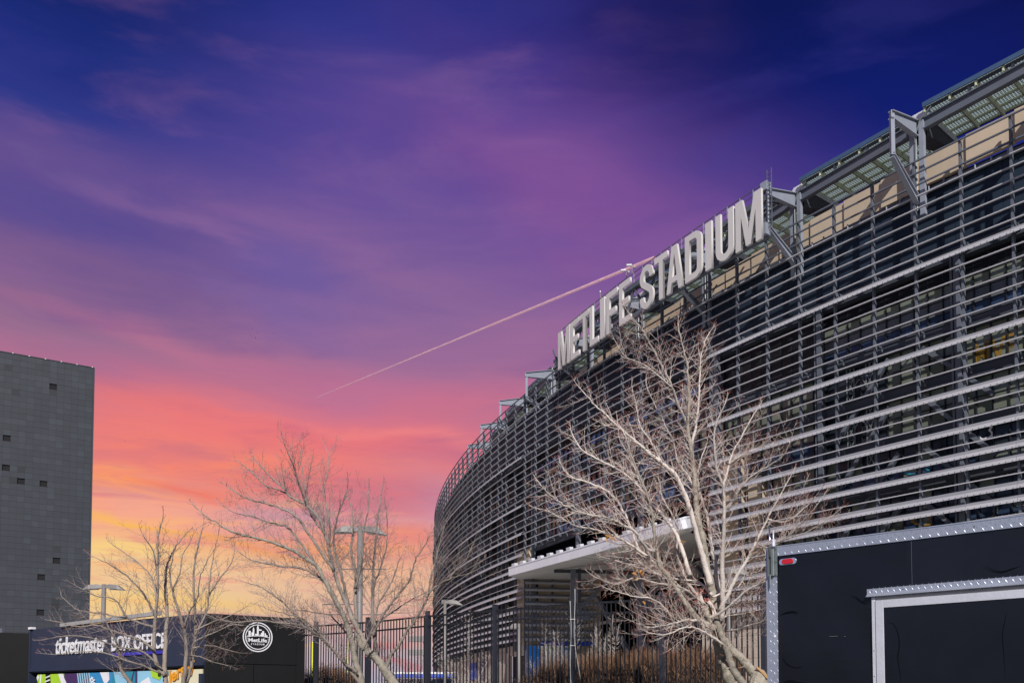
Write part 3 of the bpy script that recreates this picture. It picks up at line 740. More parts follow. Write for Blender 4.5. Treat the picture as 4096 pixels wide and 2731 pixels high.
LET = [('M', 14.689, 13.86), ('E', 13.789, 13.24), ('T', 13.201, 12.60), ('L', 12.56, 12.06), ('I', 11.94, 11.69), ('F', 11.593, 11.0), ('E', 10.895, 10.33), ('S', 9.858, 9.25), ('T', 9.188, 8.62), ('A', 8.667, 8.0), ('D', 7.903, 7.27), ('I', 7.125, 6.90), ('U', 6.751, 6.14), ('M', 6.069, 5.24)]
LB = 36.0
def sd(t): return 3.7 - .12 * (t - 5.2)
for ch, ta, tb in LET:
    a, b = C(ta, sd(ta), LB), C(tb, sd(tb), LB); wd = (b - a).length
    me = curve_mesh('letter_' + ch.lower(), letter(ch, wd), .11, 'sign face')
    ex = (b - a).normalized(); nn = Vector((ex.y, -ex.x, 0))
    if nn.dot(norm(ta)) < 0: nn = -nn
    o = place('letter', me, SG); sgp(o, frame(a - nn * .2, ex, nn)); 
# sign frame: two box chords, catwalk railing, ladder
def chordmesh(d, z, wd, ht, name, m_='frame metal', ta=5.25, tb=14.9):
    mb = MB(); n = 12
    for k in range(n): u0 = ta + (tb - ta) * k / n; u1 = ta + (tb - ta) * (k + 1) / n; mb.bar(C(u0, d + sd(u0) - 3.7, z), C(u1, d + sd(u1) - 3.7, z), wd, ht)
    return sgp(mb.build(name, m_, SG))
chordmesh(2.75, 39.55, .4, .45, 'upper_chord'); chordmesh(2.75, 36.6, .4, .45, 'lower_chord'); chordmesh(2.3, 39.75, .9, .06, 'catwalk')
chordmesh(2.7, 40.95, .06, .06, 'railing'); chordmesh(2.7, 40.45, .05, .05, 'railing')
for k in range(23):
    t = 5.28 + k * .436; mb = MB(); mb.bar(C(t, 2.7 + sd(t) - 3.7, 39.7), C(t, 2.7 + sd(t) - 3.7, 40.98), .08, .08, up=norm(t)); sgp(mb.build('railing_post', 'bright frame', SG))
for k in range(10):
    t = 5.4 + k * 1.02; mb = MB(); mb.bar(C(t, 2.7 + sd(t) - 3.7, 39.5), C(t + .5, 2.7 + sd(t + .5) - 3.7, 36.6), .18, .18); mb.bar(C(t + 1, 2.7 + sd(t + 1) - 3.7, 39.5), C(t + .5, 2.7 + sd(t + .5) - 3.7, 36.6), .18, .18); mb.bar(C(t, 2.6 + sd(t) - 3.7, 39.5), C(t, -.3 + sd(t) - 3.7, 40.3), .16, .16); sgp(mb.build('frame_brace', 'frame metal', SG))
mb = MB()
for s_ in (0, .13): mb.bar(C(5.2 - s_, 3.0, 36.8), C(5.2 - s_, 3.0, 41.6), .05, .05, up=norm(5.2))
for k in range(14): mb.bar(C(5.2, 3.0, 37 + k * .33), C(5.07, 3.0, 37 + k * .33), .04, .04)
sgp(mb.build('ladder', 'frame metal', SG))
mb = MB(); mb.box(C(5.28, 2.85, 40.4), tang(5.3) * .3, norm(5.3) * .3, (0, 0, .35)); mb.box(C(5.28, 3.0, 36.9), tang(5.3) * .3, norm(5.3) * .3, (0, 0, .45)); sgp(mb.build('end_plate', 'bright frame', SG))

# security cameras on the sign rail
for k, (t, dz, lab) in enumerate(((10.9, .9, 'white bullet security camera left of two on the mast above the sign'), (10.6, 1.0, 'white dome security camera right of two on the mast above the sign'), (12.35, .9, 'thin white camera mast above the second T of the sign'))):
    b = C(t, 2.7 + sd(t) - 3.7, 40.9)
    th_ = thing('security_camera', lab, 'security camera', b, 'cameras on the sign railing'); th_.scale = (.75, .75, .75)
    mb = MB(); mb.tube([(0, 0, 0), (0, 0, dz)], .045, 6); mb.build('mast', 'lamp grey', th_)
    if k < 2:
        mb = MB(); mb.tube([(0, 0, dz), (-.35, -.1, dz + .02)], .03, 5); mb.build('arm', 'lamp grey', th_)
        mb = MB(); mb.tube([(-.75, -.25, dz + .08), (-.72, -.24, dz + .09), (-.1, -.05, dz + .22), (-.05, -.03, dz + .23)], [.1, .14, .14, .1], 8); mb.build('housing', 'white print', th_)
        mb = MB(); mb.box((.3, 0, dz + .15), (.35, .02, 0), (0, .02, 0), (0, 0, .02)); mb.box((.3, 0, dz), (.12, 0, 0), (0, .12, 0), (0, 0, .14)); mb.build('bracket', 'lamp grey', th_)
    else:
        mb = MB(); mb.tube([(0, 0, dz), (0, 0, dz + .22)], [.09, .07], 8); mb.build('housing', 'white print', th_)

# ------------------------------------------------------------------ entrance canopy
CZ = 15.05; CE = 13.2
can = thing('entrance_canopy', 'white flat entrance canopy with curved corner jutting from the louvered stadium', 'canopy', C(14, 0, CZ))
def cp(o): o.matrix_local = Matrix.Translation(-can.location); return o
Pl = UZ(2036.7, 2302, CE)
Pc = UZ(2700, 2124, CE); outer = [Pl]; outer[1:] = [Pl.lerp(Pc, k / 8) for k in range(1, 9)]
ed = (Pc - Pl).normalized()
q_ = C(8.7, .6, CZ)
for k in range(1, 9):
    s_ = k / 8; p = Pc * (1 - s_) ** 2 + (Pc + ed * 3.2 + Vector((0, 0, .15))) * 2 * s_ * (1 - s_) + q_ * s_ ** 2; outer.append(p)
inner = [C(9.0, -3, CZ), Vector((25, 100, CZ + EYE)), Vector((18, 111, CZ + EYE)), RW(9.2, -.5, CZ), RW(.2, -.5, CZ), C(19.3, 0, CZ)]
loop = outer + inner
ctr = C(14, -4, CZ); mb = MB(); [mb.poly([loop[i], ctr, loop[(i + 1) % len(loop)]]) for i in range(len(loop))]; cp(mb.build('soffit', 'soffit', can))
mb = MB(); [mb.poly([loop[i] + Vector((0, 0, .9)), loop[(i + 1) % len(loop)] + Vector((0, 0, .9)), ctr + Vector((0, 0, .9))]) for i in range(len(loop))]; cp(mb.build('roof_sheet', 'canopy white', can))
for k in range(len(outer) - 1):
    a, b = outer[k], outer[k + 1]; dd = (b - a).normalized(); nn = Vector((dd.y, -dd.x, 0))
    if k < 8:
        for j in range(2):
            p, q = a.lerp(b, j / 2 + .004), a.lerp(b, (j + 1) / 2 - .004)
            mb = MB(); mb.bar(p + Vector((0, 0, .41)), q + Vector((0, 0, .41)), .12, 0.86); cp(mb.build('fascia_panel', 'canopy white', can))
    else:
        mb = MB(); mb.bar(a + Vector((0, 0, .41)), b + Vector((0, 0, .41)), .12, 0.86); cp(mb.build('fascia_panel', 'canopy white', can))
    mb = MB(); mb.bar(a + Vector((0, 0, .84)), b + Vector((0, 0, .84)), .22, .12); cp(mb.build('fascia_cap', 'canopy white', can))
mb = MB(); a, b = outer[0], C(19.3, 0, CZ); mb.bar(a + Vector((0, 0, .41)), b + Vector((0, 0, .41)), .12, 0.86); cp(mb.build('fascia_panel', 'canopy white', can))
# soffit joints
for k in range(1, 16):
    a = outer[0].lerp(Pc, k / 16); b = a.lerp(ctr, .93)
    mb = MB(); mb.bar(a + Vector((0, 0, -.005)), b + Vector((0, 0, -.005)), .03, .01); cp(mb.build('soffit_joint', 'dark beam', can))
for (px_, Yp) in ((2292, 89.5), (2557, 81.5)):
    top = UY(px_, 2264, Yp); x, y = top.x, top.y; zt = 13.9 + EYE
    mb = MB(); mb.box((x, y, zt / 2), (.27, 0, 0), (0, .27, 0), (0, 0, zt / 2 - .01)); cp(mb.build('canopy_post', 'frame metal', can))
    mb = MB(); mb.bar((x - 2, y, zt - .2), (x + 9, y + 1.5, zt - .2), .3, .35); cp(mb.build('canopy_beam', 'dark beam', can))
    mb = MB(); mb.bar((x + .2, y, zt - 4.6), (x + 4.6, y + .6, zt - .4), .35, .35); cp(mb.build('knee_brace', 'frame metal', can))
    mb = MB(); mb.bar((x + 9.4, y + 1.2, zt - 4.6), (x + 5.2, y + .7, zt - .4), .35, .35); cp(mb.build('knee_brace', 'frame metal', can))
    mb = MB(); mb.box((x + .7, y - .1, zt - 5.0), (.9, 0, 0), (0, .2, 0), (0, 0, .5)); cp(mb.build('gusset_plate', 'frame metal', can))
# floodlights on the canopy edge
ORD = ['white box floodlight at the far left tip of the canopy edge'] + ['white box floodlight, %s from the left tip of the canopy edge' % w_ for w_ in ('second', 'third', 'fourth', 'fifth', 'sixth', 'seventh', 'eighth', 'ninth', 'tenth', 'eleventh', 'twelfth')] + ['white box floodlight, third from the curved right end of the canopy', 'white box floodlight, second from the curved right end of the canopy', 'white box floodlight nearest the curved right end of the canopy']
for k in range(15):
    s_ = .02 + k * .0665
    p = Pl.lerp(Pc, s_) + Vector((.35, .6, .88))
    fl = thing('floodlight', ORD[k], 'floodlight', p, 'row of floodlights along the canopy edge')
    mb = MB(); mb.box((0, 0, .13), (.06, 0, 0), (0, .06, 0), (0, 0, .13)); mb.build('stand', 'frame metal', fl)
    mb = MB(); mb.prism([(-.2, 0), (.2, 0), (.25, .24), (-.14, .28)], Matrix.Translation((0, 0, .2)) @ Matrix.Rotation(R(118), 4, 'Z'), -.33, .33); o = mb.build('housing', 'lamp housing', fl)

# under the canopy: blue panel and banner of thanks
bl = thing('blue_wall_panel', 'bright blue wall cladding under the canopy at the entrance corner', 'wall panel', RW(2.3, .1, 3))
for k in range(2):
    for j in range(5):
        mb = MB(); p = RW(.78 + k * 1.55, .12, -.5 + j * 1.62 + .0); mb.box(p, rdv * .765, rn * .06, (0, 0, .8)); o = mb.build('panel', 'bright blue', bl); o.matrix_local = Matrix.Translation(-bl.location)
bn = thing('thank_you_banner', 'white banner with coloured words of thanks in several languages', 'banner', RW(7, .3, 3))
mb = MB(); mb.box(RW(4.0, .3, 4.9), rdv * 2.3, rn * .03, (0, 0, 1.85)); o = mb.build('sheet', 'white print', bn); o.matrix_local = Matrix.Translation(-bn.location)
mb = MB(); mb.box(RW(5.2, .25, 7.05), rdv * 3.5, rn * .03, (0, 0, .27)); o = mb.build('header', 'deep blue', bn); o.matrix_local = Matrix.Translation(-bn.location)
for (txt, s_, z_, wl, hl_, m_, vert) in (('THANK YOU', 2.2, 3.3, 3.2, .34, 'orange', 1), ('OBRIGADO', 2.35, 6.25, 2.0, .32, 'green ink', 0), ('MULTUMESC', 3.15, 3.2, 2.8, .34, 'green ink', 1), ('GRACIAS', 4.2, 3.6, 2.4, .34, 'red ink', 1), ('MERCI', 4.7, 6.25, 1.2, .32, 'teal', 0)):
    me = text_mesh(txt, m_, 1, .01, .02)
    f0 = frame(RW(s_, .36, z_), rdv, rn)
    if vert: f0 = f0 @ Matrix.Rotation(R(90), 4, 'Z')
    o = place('lettering', me, bn, Matrix.Translation(-bn.location) @ f0 @ Matrix.Diagonal((wl, hl_, 1, 1)))
for k, (t, m_, lab) in enumerate(((25.8, 'deep blue', 'royal blue poster on the stadium base wall behind the fence'), (24.2, 'purple', 'dark purple poster right of the royal blue one on the base wall'))):
    mb = MB(); strip(mb, t, t + 1.0, -.50, -.46, 3.0, 5.6, .5); tag(mb.build('wall_poster', m_), lab, 'poster', 'posters on the base wall')

# ------------------------------------------------------------------ dark tiled tower
Tr = UZ(372.7, 1471.6, 40.0); Tl = UZ(0, 1406, 40.0)
te = (Tl - Tr); te.z = 0; te.normalize(); tn = Vector((-te.y, te.x, 0))
if tn.y > 0: tn = -tn
tw = thing('tiled_tower', 'tall dark grey slab tower clad in metal tiles at the left edge', 'tower', (Tr.x, Tr.y, 0))
HT = 41.6
mb = MB(); cc = Vector((0, 0, HT / 2)) + te * 13 - tn * 2.6
mb.box(cc, te * 13, tn * 2.5, (0, 0, HT / 2 - .02)); mb.build('core', 'tower dark', tw)
mb = MB(); mb.box(Vector((0, 0, HT / 2)) - te * .1 - tn * 2.55, te * .09, tn * 2.55, (0, 0, HT / 2)); mb.build('side_cladding', 'tower tile pale', tw)
TWD, THT = .76, .685
darks = {(2, 51 + 3), (5, 54), (10, 44), (10, 36), (11, 45), (7, 33), (4, 33), (1, 16), (0, 14)}
dark_px = [(204, 1538), (17, 1741), (13, 1870), (92, 1922), (170, 1930), (213, 2250), (161, 2311), (157, 2439)]
dim_px = [(205, 1560), (94, 1879), (40, 1917), (240, 2189), (209, 2398), (235, 2420), (60, 1570), (20, 1460)]
dset = set(); mset = set()
for (a, b) in dark_px + dim_px:
    d = ray(a, b); o0 = Vector((0, 0, EYE)); tt = (Tr - o0).dot(tn) / d.dot(tn); P_ = o0 + d * tt
    s_ = (Vector((P_.x, P_.y, 0)) - Vector((Tr.x, Tr.y, 0))).dot(te); (dset if (a, b) in dark_px else mset).add((int(s_ // TWD), int((HT - P_.z) // THT)))
rnd = random.Random(3); restt = MB(); cnt = 0
tl_me = {}
for nm in ('tower tile', 'tower tile pale', 'tower tile dim'):
    q = MB(); q.box((0, 0, 0), (TWD / 2 - .005, 0, 0), (0, THT / 2 - .008, 0), (0, 0, .04)); tl_me[nm] = q.mesh('tile', nm)
tf = frame((0, 0, 0), -te, tn)
for cx_ in range(34):
    for ry_ in range(60):
        if (cx_, ry_) in dset: continue
        s_ = (cx_ + .5) * TWD; z = HT - (ry_ + .5) * THT
        pr_ = rnd.uniform(.0, .015); m_ = 'tower tile pale' if rnd.random() < .22 else 'tower tile'; m_ = 'tower tile dim' if (cx_, ry_) in mset else m_
        p = te * s_ + tn * (pr_) + Vector((0, 0, z))
        if cx_ < 6 and ry_ < 50 and cnt < 300:
            place('tile', tl_me[m_], tw, Matrix.Translation(p) @ tf); cnt += 1
        else:
            restt.box(p, te * (TWD / 2 - .005), tn * .04, (0, 0, THT / 2 - .008), ['tower tile', 'tower tile pale', 'tower tile dim'].index(m_))
restt.build('tile_field', ['tower tile', 'tower tile pale', 'tower tile dim'], tw, stuff=True)
for k in range(9):
    mb = MB(); mb.box(te * (.1 + k * 1.65) + tn * .05 + Vector((0, 0, HT + .06)), te * .07, tn * .06, (0, 0, .04)); mb.build('edge_lamp', 'white coping', tw)
mb = MB(); mb.box(te * 13 - tn * .6 + Vector((0, 0, HT + .04)), te * 13.1, tn * .7, (0, 0, .04)); mb.build('top_coping', 'tower tile pale', tw)

# ------------------------------------------------------------------ box office
ZT = 2.6
BL = UZ(125, 2516, ZT); BR = UZ(822, 2451, ZT); BK = UZ(1222, 2473, ZT)
for v in (BL, BR, BK): v.z = 0
bo = thing('box_office', 'navy and black ticket booth with white lettering and a colourful mural', 'kiosk', (BR.x, BR.y, 0))
ba = (BR - BL).normalized(); bnn = Vector((ba.y, -ba.x, 0)); LA = (BR - BL).length
bb = (BK - BR).normalized(); bbn = Vector((bb.y, -bb.x, 0)); LBk = (BK - BR).length
TZ = ZT + EYE
def lb(o): o.matrix_local = Matrix.Translation(-bo.location); return o
mb = MB(); mb.box(BL + ba * LA / 2 - bnn * .14 + Vector((0, 0, TZ - .80)), ba * (LA / 2 - .0), bnn * .13, (0, 0, .80)); lb(mb.build('fascia', 'navy fascia', bo))
mb = MB(); mb.box(BL + ba * LA / 2 + bnn * .02 + Vector((0, 0, TZ - 1.5)), ba * (LA / 2), bnn * .04, (0, 0, .05)); lb(mb.build('fascia_lip', 'navy fascia', bo))
mb = MB(); mb.box(BL + ba * LA / 2 - bnn * 1.6 + Vector((0, 0, TZ / 2 - .45)), ba * (LA / 2 - .02), bnn * 1.3, (0, 0, TZ / 2 - .45)); lb(mb.build('booth_body', 'black panel', bo))
mb = MB(); mb.bar(BL + ba * 2.2 + bnn * .05 + Vector((0, 0, TZ + .04)), BL + ba * (LA - 2.2) + bnn * .05 + Vector((0, 0, TZ + .13)), .12, .12); lb(mb.build('roof_gutter', 'grey gutter', bo))
mb = MB(); mb.box(BR + bb * LBk / 2 - bbn * .16 + Vector((0, 0, TZ / 2)), bb * (LBk / 2 - .003), bbn * .15, (0, 0, TZ / 2)); lb(mb.build('black_wall', 'black panel', bo))
for (s0, s1, z0, z1) in ((.12, LBk - .3, .05, 2.7), (.12, LBk - .3, 2.72, TZ - .02)):
    for q in range(2):
        a0_ = s0 + (s1 - s0) * q / 2 + .008; a1_ = s0 + (s1 - s0) * (q + 1) / 2 - .008
        if z0 > 1 and q: continue
        if z0 > 1: a1_ = s1
        mb = MB(); mb.box(BR + bb * (a0_ + a1_) / 2 + bbn * .0 + Vector((0, 0, (z0 + z1) / 2)), bb * (a1_ - a0_) / 2, bbn * .02, (0, 0, (z1 - z0) / 2)); lb(mb.build('wall_panel', 'black panel', bo))
mb = MB(); mb.box(BL - ba * .04 + bnn * .01 - bnn * .2 + Vector((0, 0, TZ / 2)), ba * .035, bnn * .22, (0, 0, TZ / 2)); lb(mb.build('corner_post', 'navy fascia', bo)); mb = MB(); mb.box(BR - ba * .09 + bnn * .03 + Vector((0, 0, TZ / 2 - .9)), ba * .07, bnn * .06, (0, 0, TZ / 2 - .9)); lb(mb.build('corner_post', 'navy fascia', bo))
mb = MB(); mb.box(BL + ba * .05 + Vector((0, 0, TZ + .04)), ba * .12, bnn * .08, (0, 0, .04)); lb(mb.build('corner_lamp', 'white print', bo))
def onpl(O, n_, px_, py_):
    d = ray(px_, py_); o0 = Vector((0, 0, EYE)); return o0 + d * ((O - o0).dot(n_) / d.dot(n_))
def sz(px_, py_):
    p = onpl(BL, bnn, px_, py_); return ((Vector((p.x, p.y, 0)) - BL).dot(ba), p.z)
def put_text(txt, m_, xa, xb, yb_, yt_, bold, shear=0.0, nm='lettering'):
    s0, zb0 = sz(xa, yb_); s1, _ = sz(xb, yb_); _, zt0 = sz(xa, yt_)
    me = text_mesh(txt, m_, 1, .5, bold, shear)
    o = place(nm, me, bo, Matrix.Translation(-bo.location) @ frame(BL + ba * s0 + bnn * .02 + Vector((0, 0, zb0)), ba, bnn) @ Matrix.Diagonal((s1 - s0, zt0 - zb0, .04, 1))); return o
put_text('ticketmaster', 'white print', 225, 428, 2618, 2549, .012, .12)
put_text('BOX OFFICE', 'white print', 449, 666, 2604, 2544, .018)
s0, z0 = sz(449, 2620); s1, _ = sz(654, 2606)
mb = MB(); mb.box(BL + ba * (s0 + s1) / 2 + bnn * .02 + Vector((0, 0, z0 + .02)), ba * (s1 - s0) / 2, bnn * .015, (0, 0, .045)); lb(mb.build('underline', 'blue line', bo))
# mural panels
mz1 = TZ - 1.66; mz0 = .35
mural_cols = [(0.05, .225, 'lime'), (.225, .31, 'purple'), (.31, .385, 'maroon'), (.385, .52, 'sky blue'), (.52, .66, 'teal'), (.66, .80, 'pale blue'), (.80, .985, 'cream')]
for a0_, a1_, m_ in mural_cols:
    sh = .25
    mb = MB(); xa, xb = a0_ * LA, a1_ * LA
    mb.box(BL + ba * ((xa + xb) / 2) - bnn * .05 + Vector((0, 0, (mz0 + mz1) / 2)), ba * ((xb - xa) / 2 - .004), bnn * .03, (0, 0, (mz1 - mz0) / 2)); lb(mb.build('mural_panel', m_, bo))
def mpoly(pts, m_, dd=.012):
    mfr = frame(BL - bnn * .02 + Vector((0, 0, mz1)), ba, bnn)
    me = curve_mesh('mural_shape', [[(x * LA, y) for x, y in pts]], .004 + dd * .2, m_)
    return place('mural_shape', me, bo, Matrix.Translation(-bo.location) @ mfr @ Matrix.Translation((0, 0, dd)))
mpoly([(.105, -.0), (.135, -.0), (.14, -.4), (.15, -.9), (.10, -.9), (.11, -.4)], 'black panel')
for k in range(6): mpoly([(.107, -.1 - k * .14), (.137, -.04 - k * .14), (.137, -.09 - k * .14), (.107, -.15 - k * .14)], 'white print', .024)
mpoly([(.045, -.1), (.052, -.25), (.06, -.1), (.052, -.02)], 'white print'); mpoly([(.07, 0), (.075, 0), (.067, -.8), (.062, -.8)], 'white print')
mpoly([(.19, 0), (.215, 0), (.29, -.9), (.25, -.9)], 'white print')
for k in range(6): mpoly([(.31 + k * .014, 0), (.315 + k * .014, 0), (.34 + k * .014, -.9), (.335 + k * .014, -.9)], 'pale blue')
mpoly([(.45, 0), (.50, 0), (.505, -.25), (.49, -.38), (.475, -.35)], 'white print')
mpoly([(.53, 0), (.58, 0), (.66, -.9), (.56, -.9)], 'pale blue'); mpoly([(.60, -.9), (.64, 0), (.645, 0), (.61, -.9)], 'purple'); mpoly([(.655, -.9), (.65, 0), (.657, 0), (.665, -.9)], 'purple')
for k in range(6): mpoly([(.61 + k * .008, -.3 - .1 * k), (.613 + k * .008, -.3 - .1 * k), (.613 + k * .008, -.9), (.61 + k * .008, -.9)], 'purple', .03)
mpoly([(.80, -.02), (.84, -.02), (.80, -.35)], 'teal'); mpoly([(.73, 0), (.80, 0), (.78, -.3), (.74, -.2)], 'lime'); mpoly([(.68, -.35), (.72, -.2), (.74, -.5), (.70, -.6)], 'white print')
def mtext(txt, m_, x0, x1, y0, y1, rot=0, bold=.03):
    me = text_mesh(txt, m_, 1, .004, bold, .2)
    mfr = frame(BL - bnn * .0 + Vector((0, 0, mz1)), ba, bnn)
    return place('mural_lettering', me, bo, Matrix.Translation(-bo.location) @ mfr @ Matrix.Translation((x0 * LA, y0, .03)) @ Matrix.Rotation(R(rot), 4, 'Z') @ Matrix.Diagonal(((x1 - x0) * LA, y1 - y0, 1, 1)))
mtext('tickets', 'white print', .395, .50, -.22, .02, -48); mtext('Jersey', 'orange', .83, .975, -.55, -.05, 18); mtext('to', 'black panel', .775, .79, -.18, -.06)
# logo on the black wall
Lc = onpl(BR, bbn, 1030, 2546.5); Lr = (onpl(BR, bbn, 1087, 2546.5) - Lc).length * 1.0
lgz = ((onpl(BR, bbn, 1030, 2487) - onpl(BR, bbn, 1030, 2606)).length) / 2
lf = Matrix.Translation(-bo.location) @ frame(Lc + bbn * .025, bb, bbn) @ Matrix.Diagonal((lgz, lgz, 1, 1))
def circ(r, n=48): return [(r * math.cos(2 * math.pi * k / n), r * math.sin(2 * math.pi * k / n)) for k in range(n)]
def logo(loops, nm='logo_shape'): return place(nm, curve_mesh(nm, loops, .006, 'white print'), bo, lf)
logo([circ(1.0), circ(.93)[::-1]]); logo([circ(.84), circ(.79)[::-1]])
bld = [(-.62, .12, .1), (-.55, .40, .14), (-.38, .30, .08), (-.29, .64, .10), (-.12, .22, .10), (0, .80, .12), (.16, .18, .08), (.26, .30, .08), (.36, .42, .12), (.50, .28, .08), (.60, .15, .1)]
for x, h_, w_ in bld:
    top = [(x + w_ / 2, h_ * .8), (x + .01, h_), (x - .01, h_), (x - w_ / 2, h_ * .8)] if h_ > .6 else [(x + w_ / 2, h_), (x - w_ / 2, h_)]
    logo([[(x - w_ / 2, .05), (x + w_ / 2, .05)] + top])
logo([[(-.78, .0), (-.4, .07), (0, .09), (.4, .07), (.78, 0), (.78, -.04), (.4, .03), (0, .05), (-.4, .03), (-.78, -.04)]])
logo([[(.14 + .13 * math.cos(a * .5236), .48 + .05 * math.sin(a * .5236)) for a in range(12)]])
for k in range(4):
    for s_ in (-1, 1):
        a0_, a1_ = s_ * .68, s_ * (.76 - k * .02); logo([[(min(a0_, a1_), -.12 - k * .09), (max(a0_, a1_), -.12 - k * .09), (max(a0_, a1_), -.145 - k * .09), (min(a0_, a1_), -.145 - k * .09)]])
for txt, x0, x1, y0, y1, bd in (('MetLife', -.62, .62, -.34, -.08, .022), ('S T A D I U M', -.45, .45, -.54, -.42, .012)):
    me = text_mesh(txt, 'white print', 1, .006, bd); place('logo_lettering', me, bo, lf @ Matrix.Translation((x0, y0, 0)) @ Matrix.Diagonal((x1 - x0, y1 - y0, 1, 1)))
# black wall to the left of the booth
WL = UZ(-700, 2508, 2.7); WR = UZ(135, 2533, 2.7)
mb = MB(); mb.bar((WL.x, WL.y, 2.15), (WR.x, WR.y, 2.15), .3, 4.3); wlo = mb.build('black_wall', 'black panel')
tag(wlo, 'plain black wall left of the ticket booth, below the tower', 'wall')
pole0 = UZ(8, 2524, 2.78)
mb = MB(); mb.box((pole0.x, pole0.y - .3, pole0.z), (.12, 0, 0), (0, .1, 0), (0, 0, .1)); mb.box((pole0.x, pole0.y - .25, pole0.z - .3), (.03, 0, 0), (0, .03, 0), (0, 0, .3)); tag(mb.build('wall_lamp', 'white print'), 'small white lamp on top of the plain black wall', 'lamp')

# ------------------------------------------------------------------ trailer
TO = Vector((2.52, 8.33, 0)); tx = Vector((.7385, -.6743, 0)); tnn = Vector((-.6743, -.7385, 0))
tr = thing('cargo_trailer', 'black enclosed cargo trailer with diamond plate trim and a side door', 'trailer', TO)
def tp(px_, py_):
    p = onpl(TO, tnn, px_, py_); return ((p - TO).dot(tx), p.z)
def TP(s_, z, d=0.0): return tx * s_ + tnn * d + Vector((0, 0, z))
TZt = 3.1
def tbox(s0, s1, z0, z1, d0, d1, name, m_, bev=0.0):
    mb = MB(); mb.box(TP((s0 + s1) / 2, (z0 + z1) / 2, (d0 + d1) / 2), tx * (s1 - s0) / 2, tnn * (d1 - d0) / 2, (0, 0, (z1 - z0) / 2)); o = mb.build(name, m_, tr)
    if bev: bevel(o, bev)
    return o
TL = 6.2
s_left, _ = tp(3078, 2400); s_trim, _ = tp(3111, 2400)
zt_a = tp(3116, 2184)[1]; zt_b = tp(3116, 2223)[1]
seam_s = tp(3646, 2200)[0]
tbox(.02, TL, .55, TZt - .02, -2.3, -.03, 'body', 'trailer black')
# side skins (separate sheets)
zc = tp(3150, 2459)[1]
for (a, b, c0, c1) in ((s_trim + .0, seam_s - .002, .56, zt_b + .002), (seam_s + .002, TL - .05, .56, zt_b + .002)):
    n_u, n_v = 36, 26; mb = MB(); rr = random.Random(5)
    def wob(u, v): return .9 * _wob(u, v)
    def _wob(u, v): return .0035 * math.sin(u * 5.1 + 1.3 * math.sin(v * 3)) + .0025 * math.sin(v * 9 + u * 4) + .003 * math.sin(u * 11.3 + v * 6.1)
    g_ = [[TP(a + (b - a) * i / n_u, c0 + (c1 - c0) * j / n_v, wob(a + (b - a) * i / n_u, c0 + (c1 - c0) * j / n_v) * (0 if i in (0, n_u) or j in (0, n_v) else 1)) for j in range(n_v + 1)] for i in range(n_u + 1)]
    for i in range(n_u):
        for j in range(n_v): mb.poly([g_[i][j], g_[i + 1][j], g_[i + 1][j + 1], g_[i][j + 1]])
    mb.build('side_skin', 'trailer black', tr, smooth=True)
tbox(seam_s - .0012, seam_s + .0012, .6, zt_b, .001, .003, 'seam', 'frame metal')
# treads
tbox(0, TL, zt_b, TZt, .003, .012, 'top_trim', 'tread plate')
tbox(0, TL, TZt - .004, TZt + .006, -.2, .016, 'roof_trim', 'tread plate')
tbox(0.0, s_trim, .55, zt_b, .003, .012, 'corner_trim', 'tread plate')
tbox(-.012, 0, .55, TZt, -.2, .012, 'corner_trim', 'tread plate')
tread = MB()
def loz(s_, z, ang, d=.012, ln=.023, wd=.0055):
    ca, sa = math.cos(ang), math.sin(ang); c0 = TP(s_, z, d); u = tx * ca + Vector((0, 0, sa)); v = -tx * sa + Vector((0, 0, ca))
    a, b, c_, e = c0 + u * ln, c0 + v * wd, c0 - u * ln, c0 - v * wd; t_ = c0 + tnn * .0028
    for q in ((a, b), (b, c_), (c_, e), (e, a)): tread.poly([q[0], q[1], t_])
def treads(s0, s1, z0, z1, d=.012, pit=.048):
    n = 0; s_ = s0 + pit / 2
    while s_ < s1:
        z = z0 + pit / 2 + (pit / 2 if n % 2 else 0)
        k = 0
        while z < z1 - .006:
            loz(s_, z, R(50) if (k + n) % 2 else R(-50), d); z += pit; k += 1
        s_ += pit * .72; n += 1
treads(0.02, 3.0, zt_b, TZt); treads(0.0, s_trim, 1.2, zt_b)
# door
dl, dz1 = tp(3500, 2401); dleft = tp(3491, 2500)[0]; fr1 = tp(3505, 2500)[0]; fr2 = tp(3539, 2500)[0]
hz1 = tp(3470, 2356)[1]; hz0 = tp(3470, 2388)[1]; ftop = tp(3506, 2400)[1]; fin = tp(3540, 2430)[1]; dR = dleft + 1.35
hs = tp(3470, 2370)[0]
mb = MB(); mb.prism([(.0, 0), (.014, 0), (.014, -(hz1 - hz0) * .62), (.05, -(hz1 - hz0)), (.046, -(hz1 - hz0) - .004), (.0, -(hz1 - hz0) * .66)], frame(TP(hs, hz1), tx, tnn) @ Matrix(((1, 0, 0, 0), (0, 0, 1, 0), (0, 1, 0, 0), (0, 0, 0, 1))), 0, dR - hs + .03)
mb.build('drip_cap', 'tread plate', tr); treads(hs + .005, 3.0, hz1 - (hz1 - hz0) * .6, hz1, .0145, .036)
for s_ in (hs + .05, hs + .32, hs + .62, hs + .92):
    mb = MB(); mb.tube([TP(s_, hz1 - .02, .01), TP(s_, hz1 - .02, .022)], .006, 8); mb.build('screw', 'chrome', tr)
tbox(dleft, fr1, .6, hz0 + .0, .002, .02, 'door_jamb', 'aluminium', .002)
tbox(fr1 + .004, fr2, .62, ftop - .003, .002, .028, 'door_frame', 'aluminium', .003)
tbox(fr2 + .0005, dR - .05, fin, ftop - .003, .002, .0275, 'door_frame', 'aluminium', .003)
tbox(fr1, dR, ftop, hz0 + .0, .002, .016, 'door_jamb', 'grey gutter', .002)
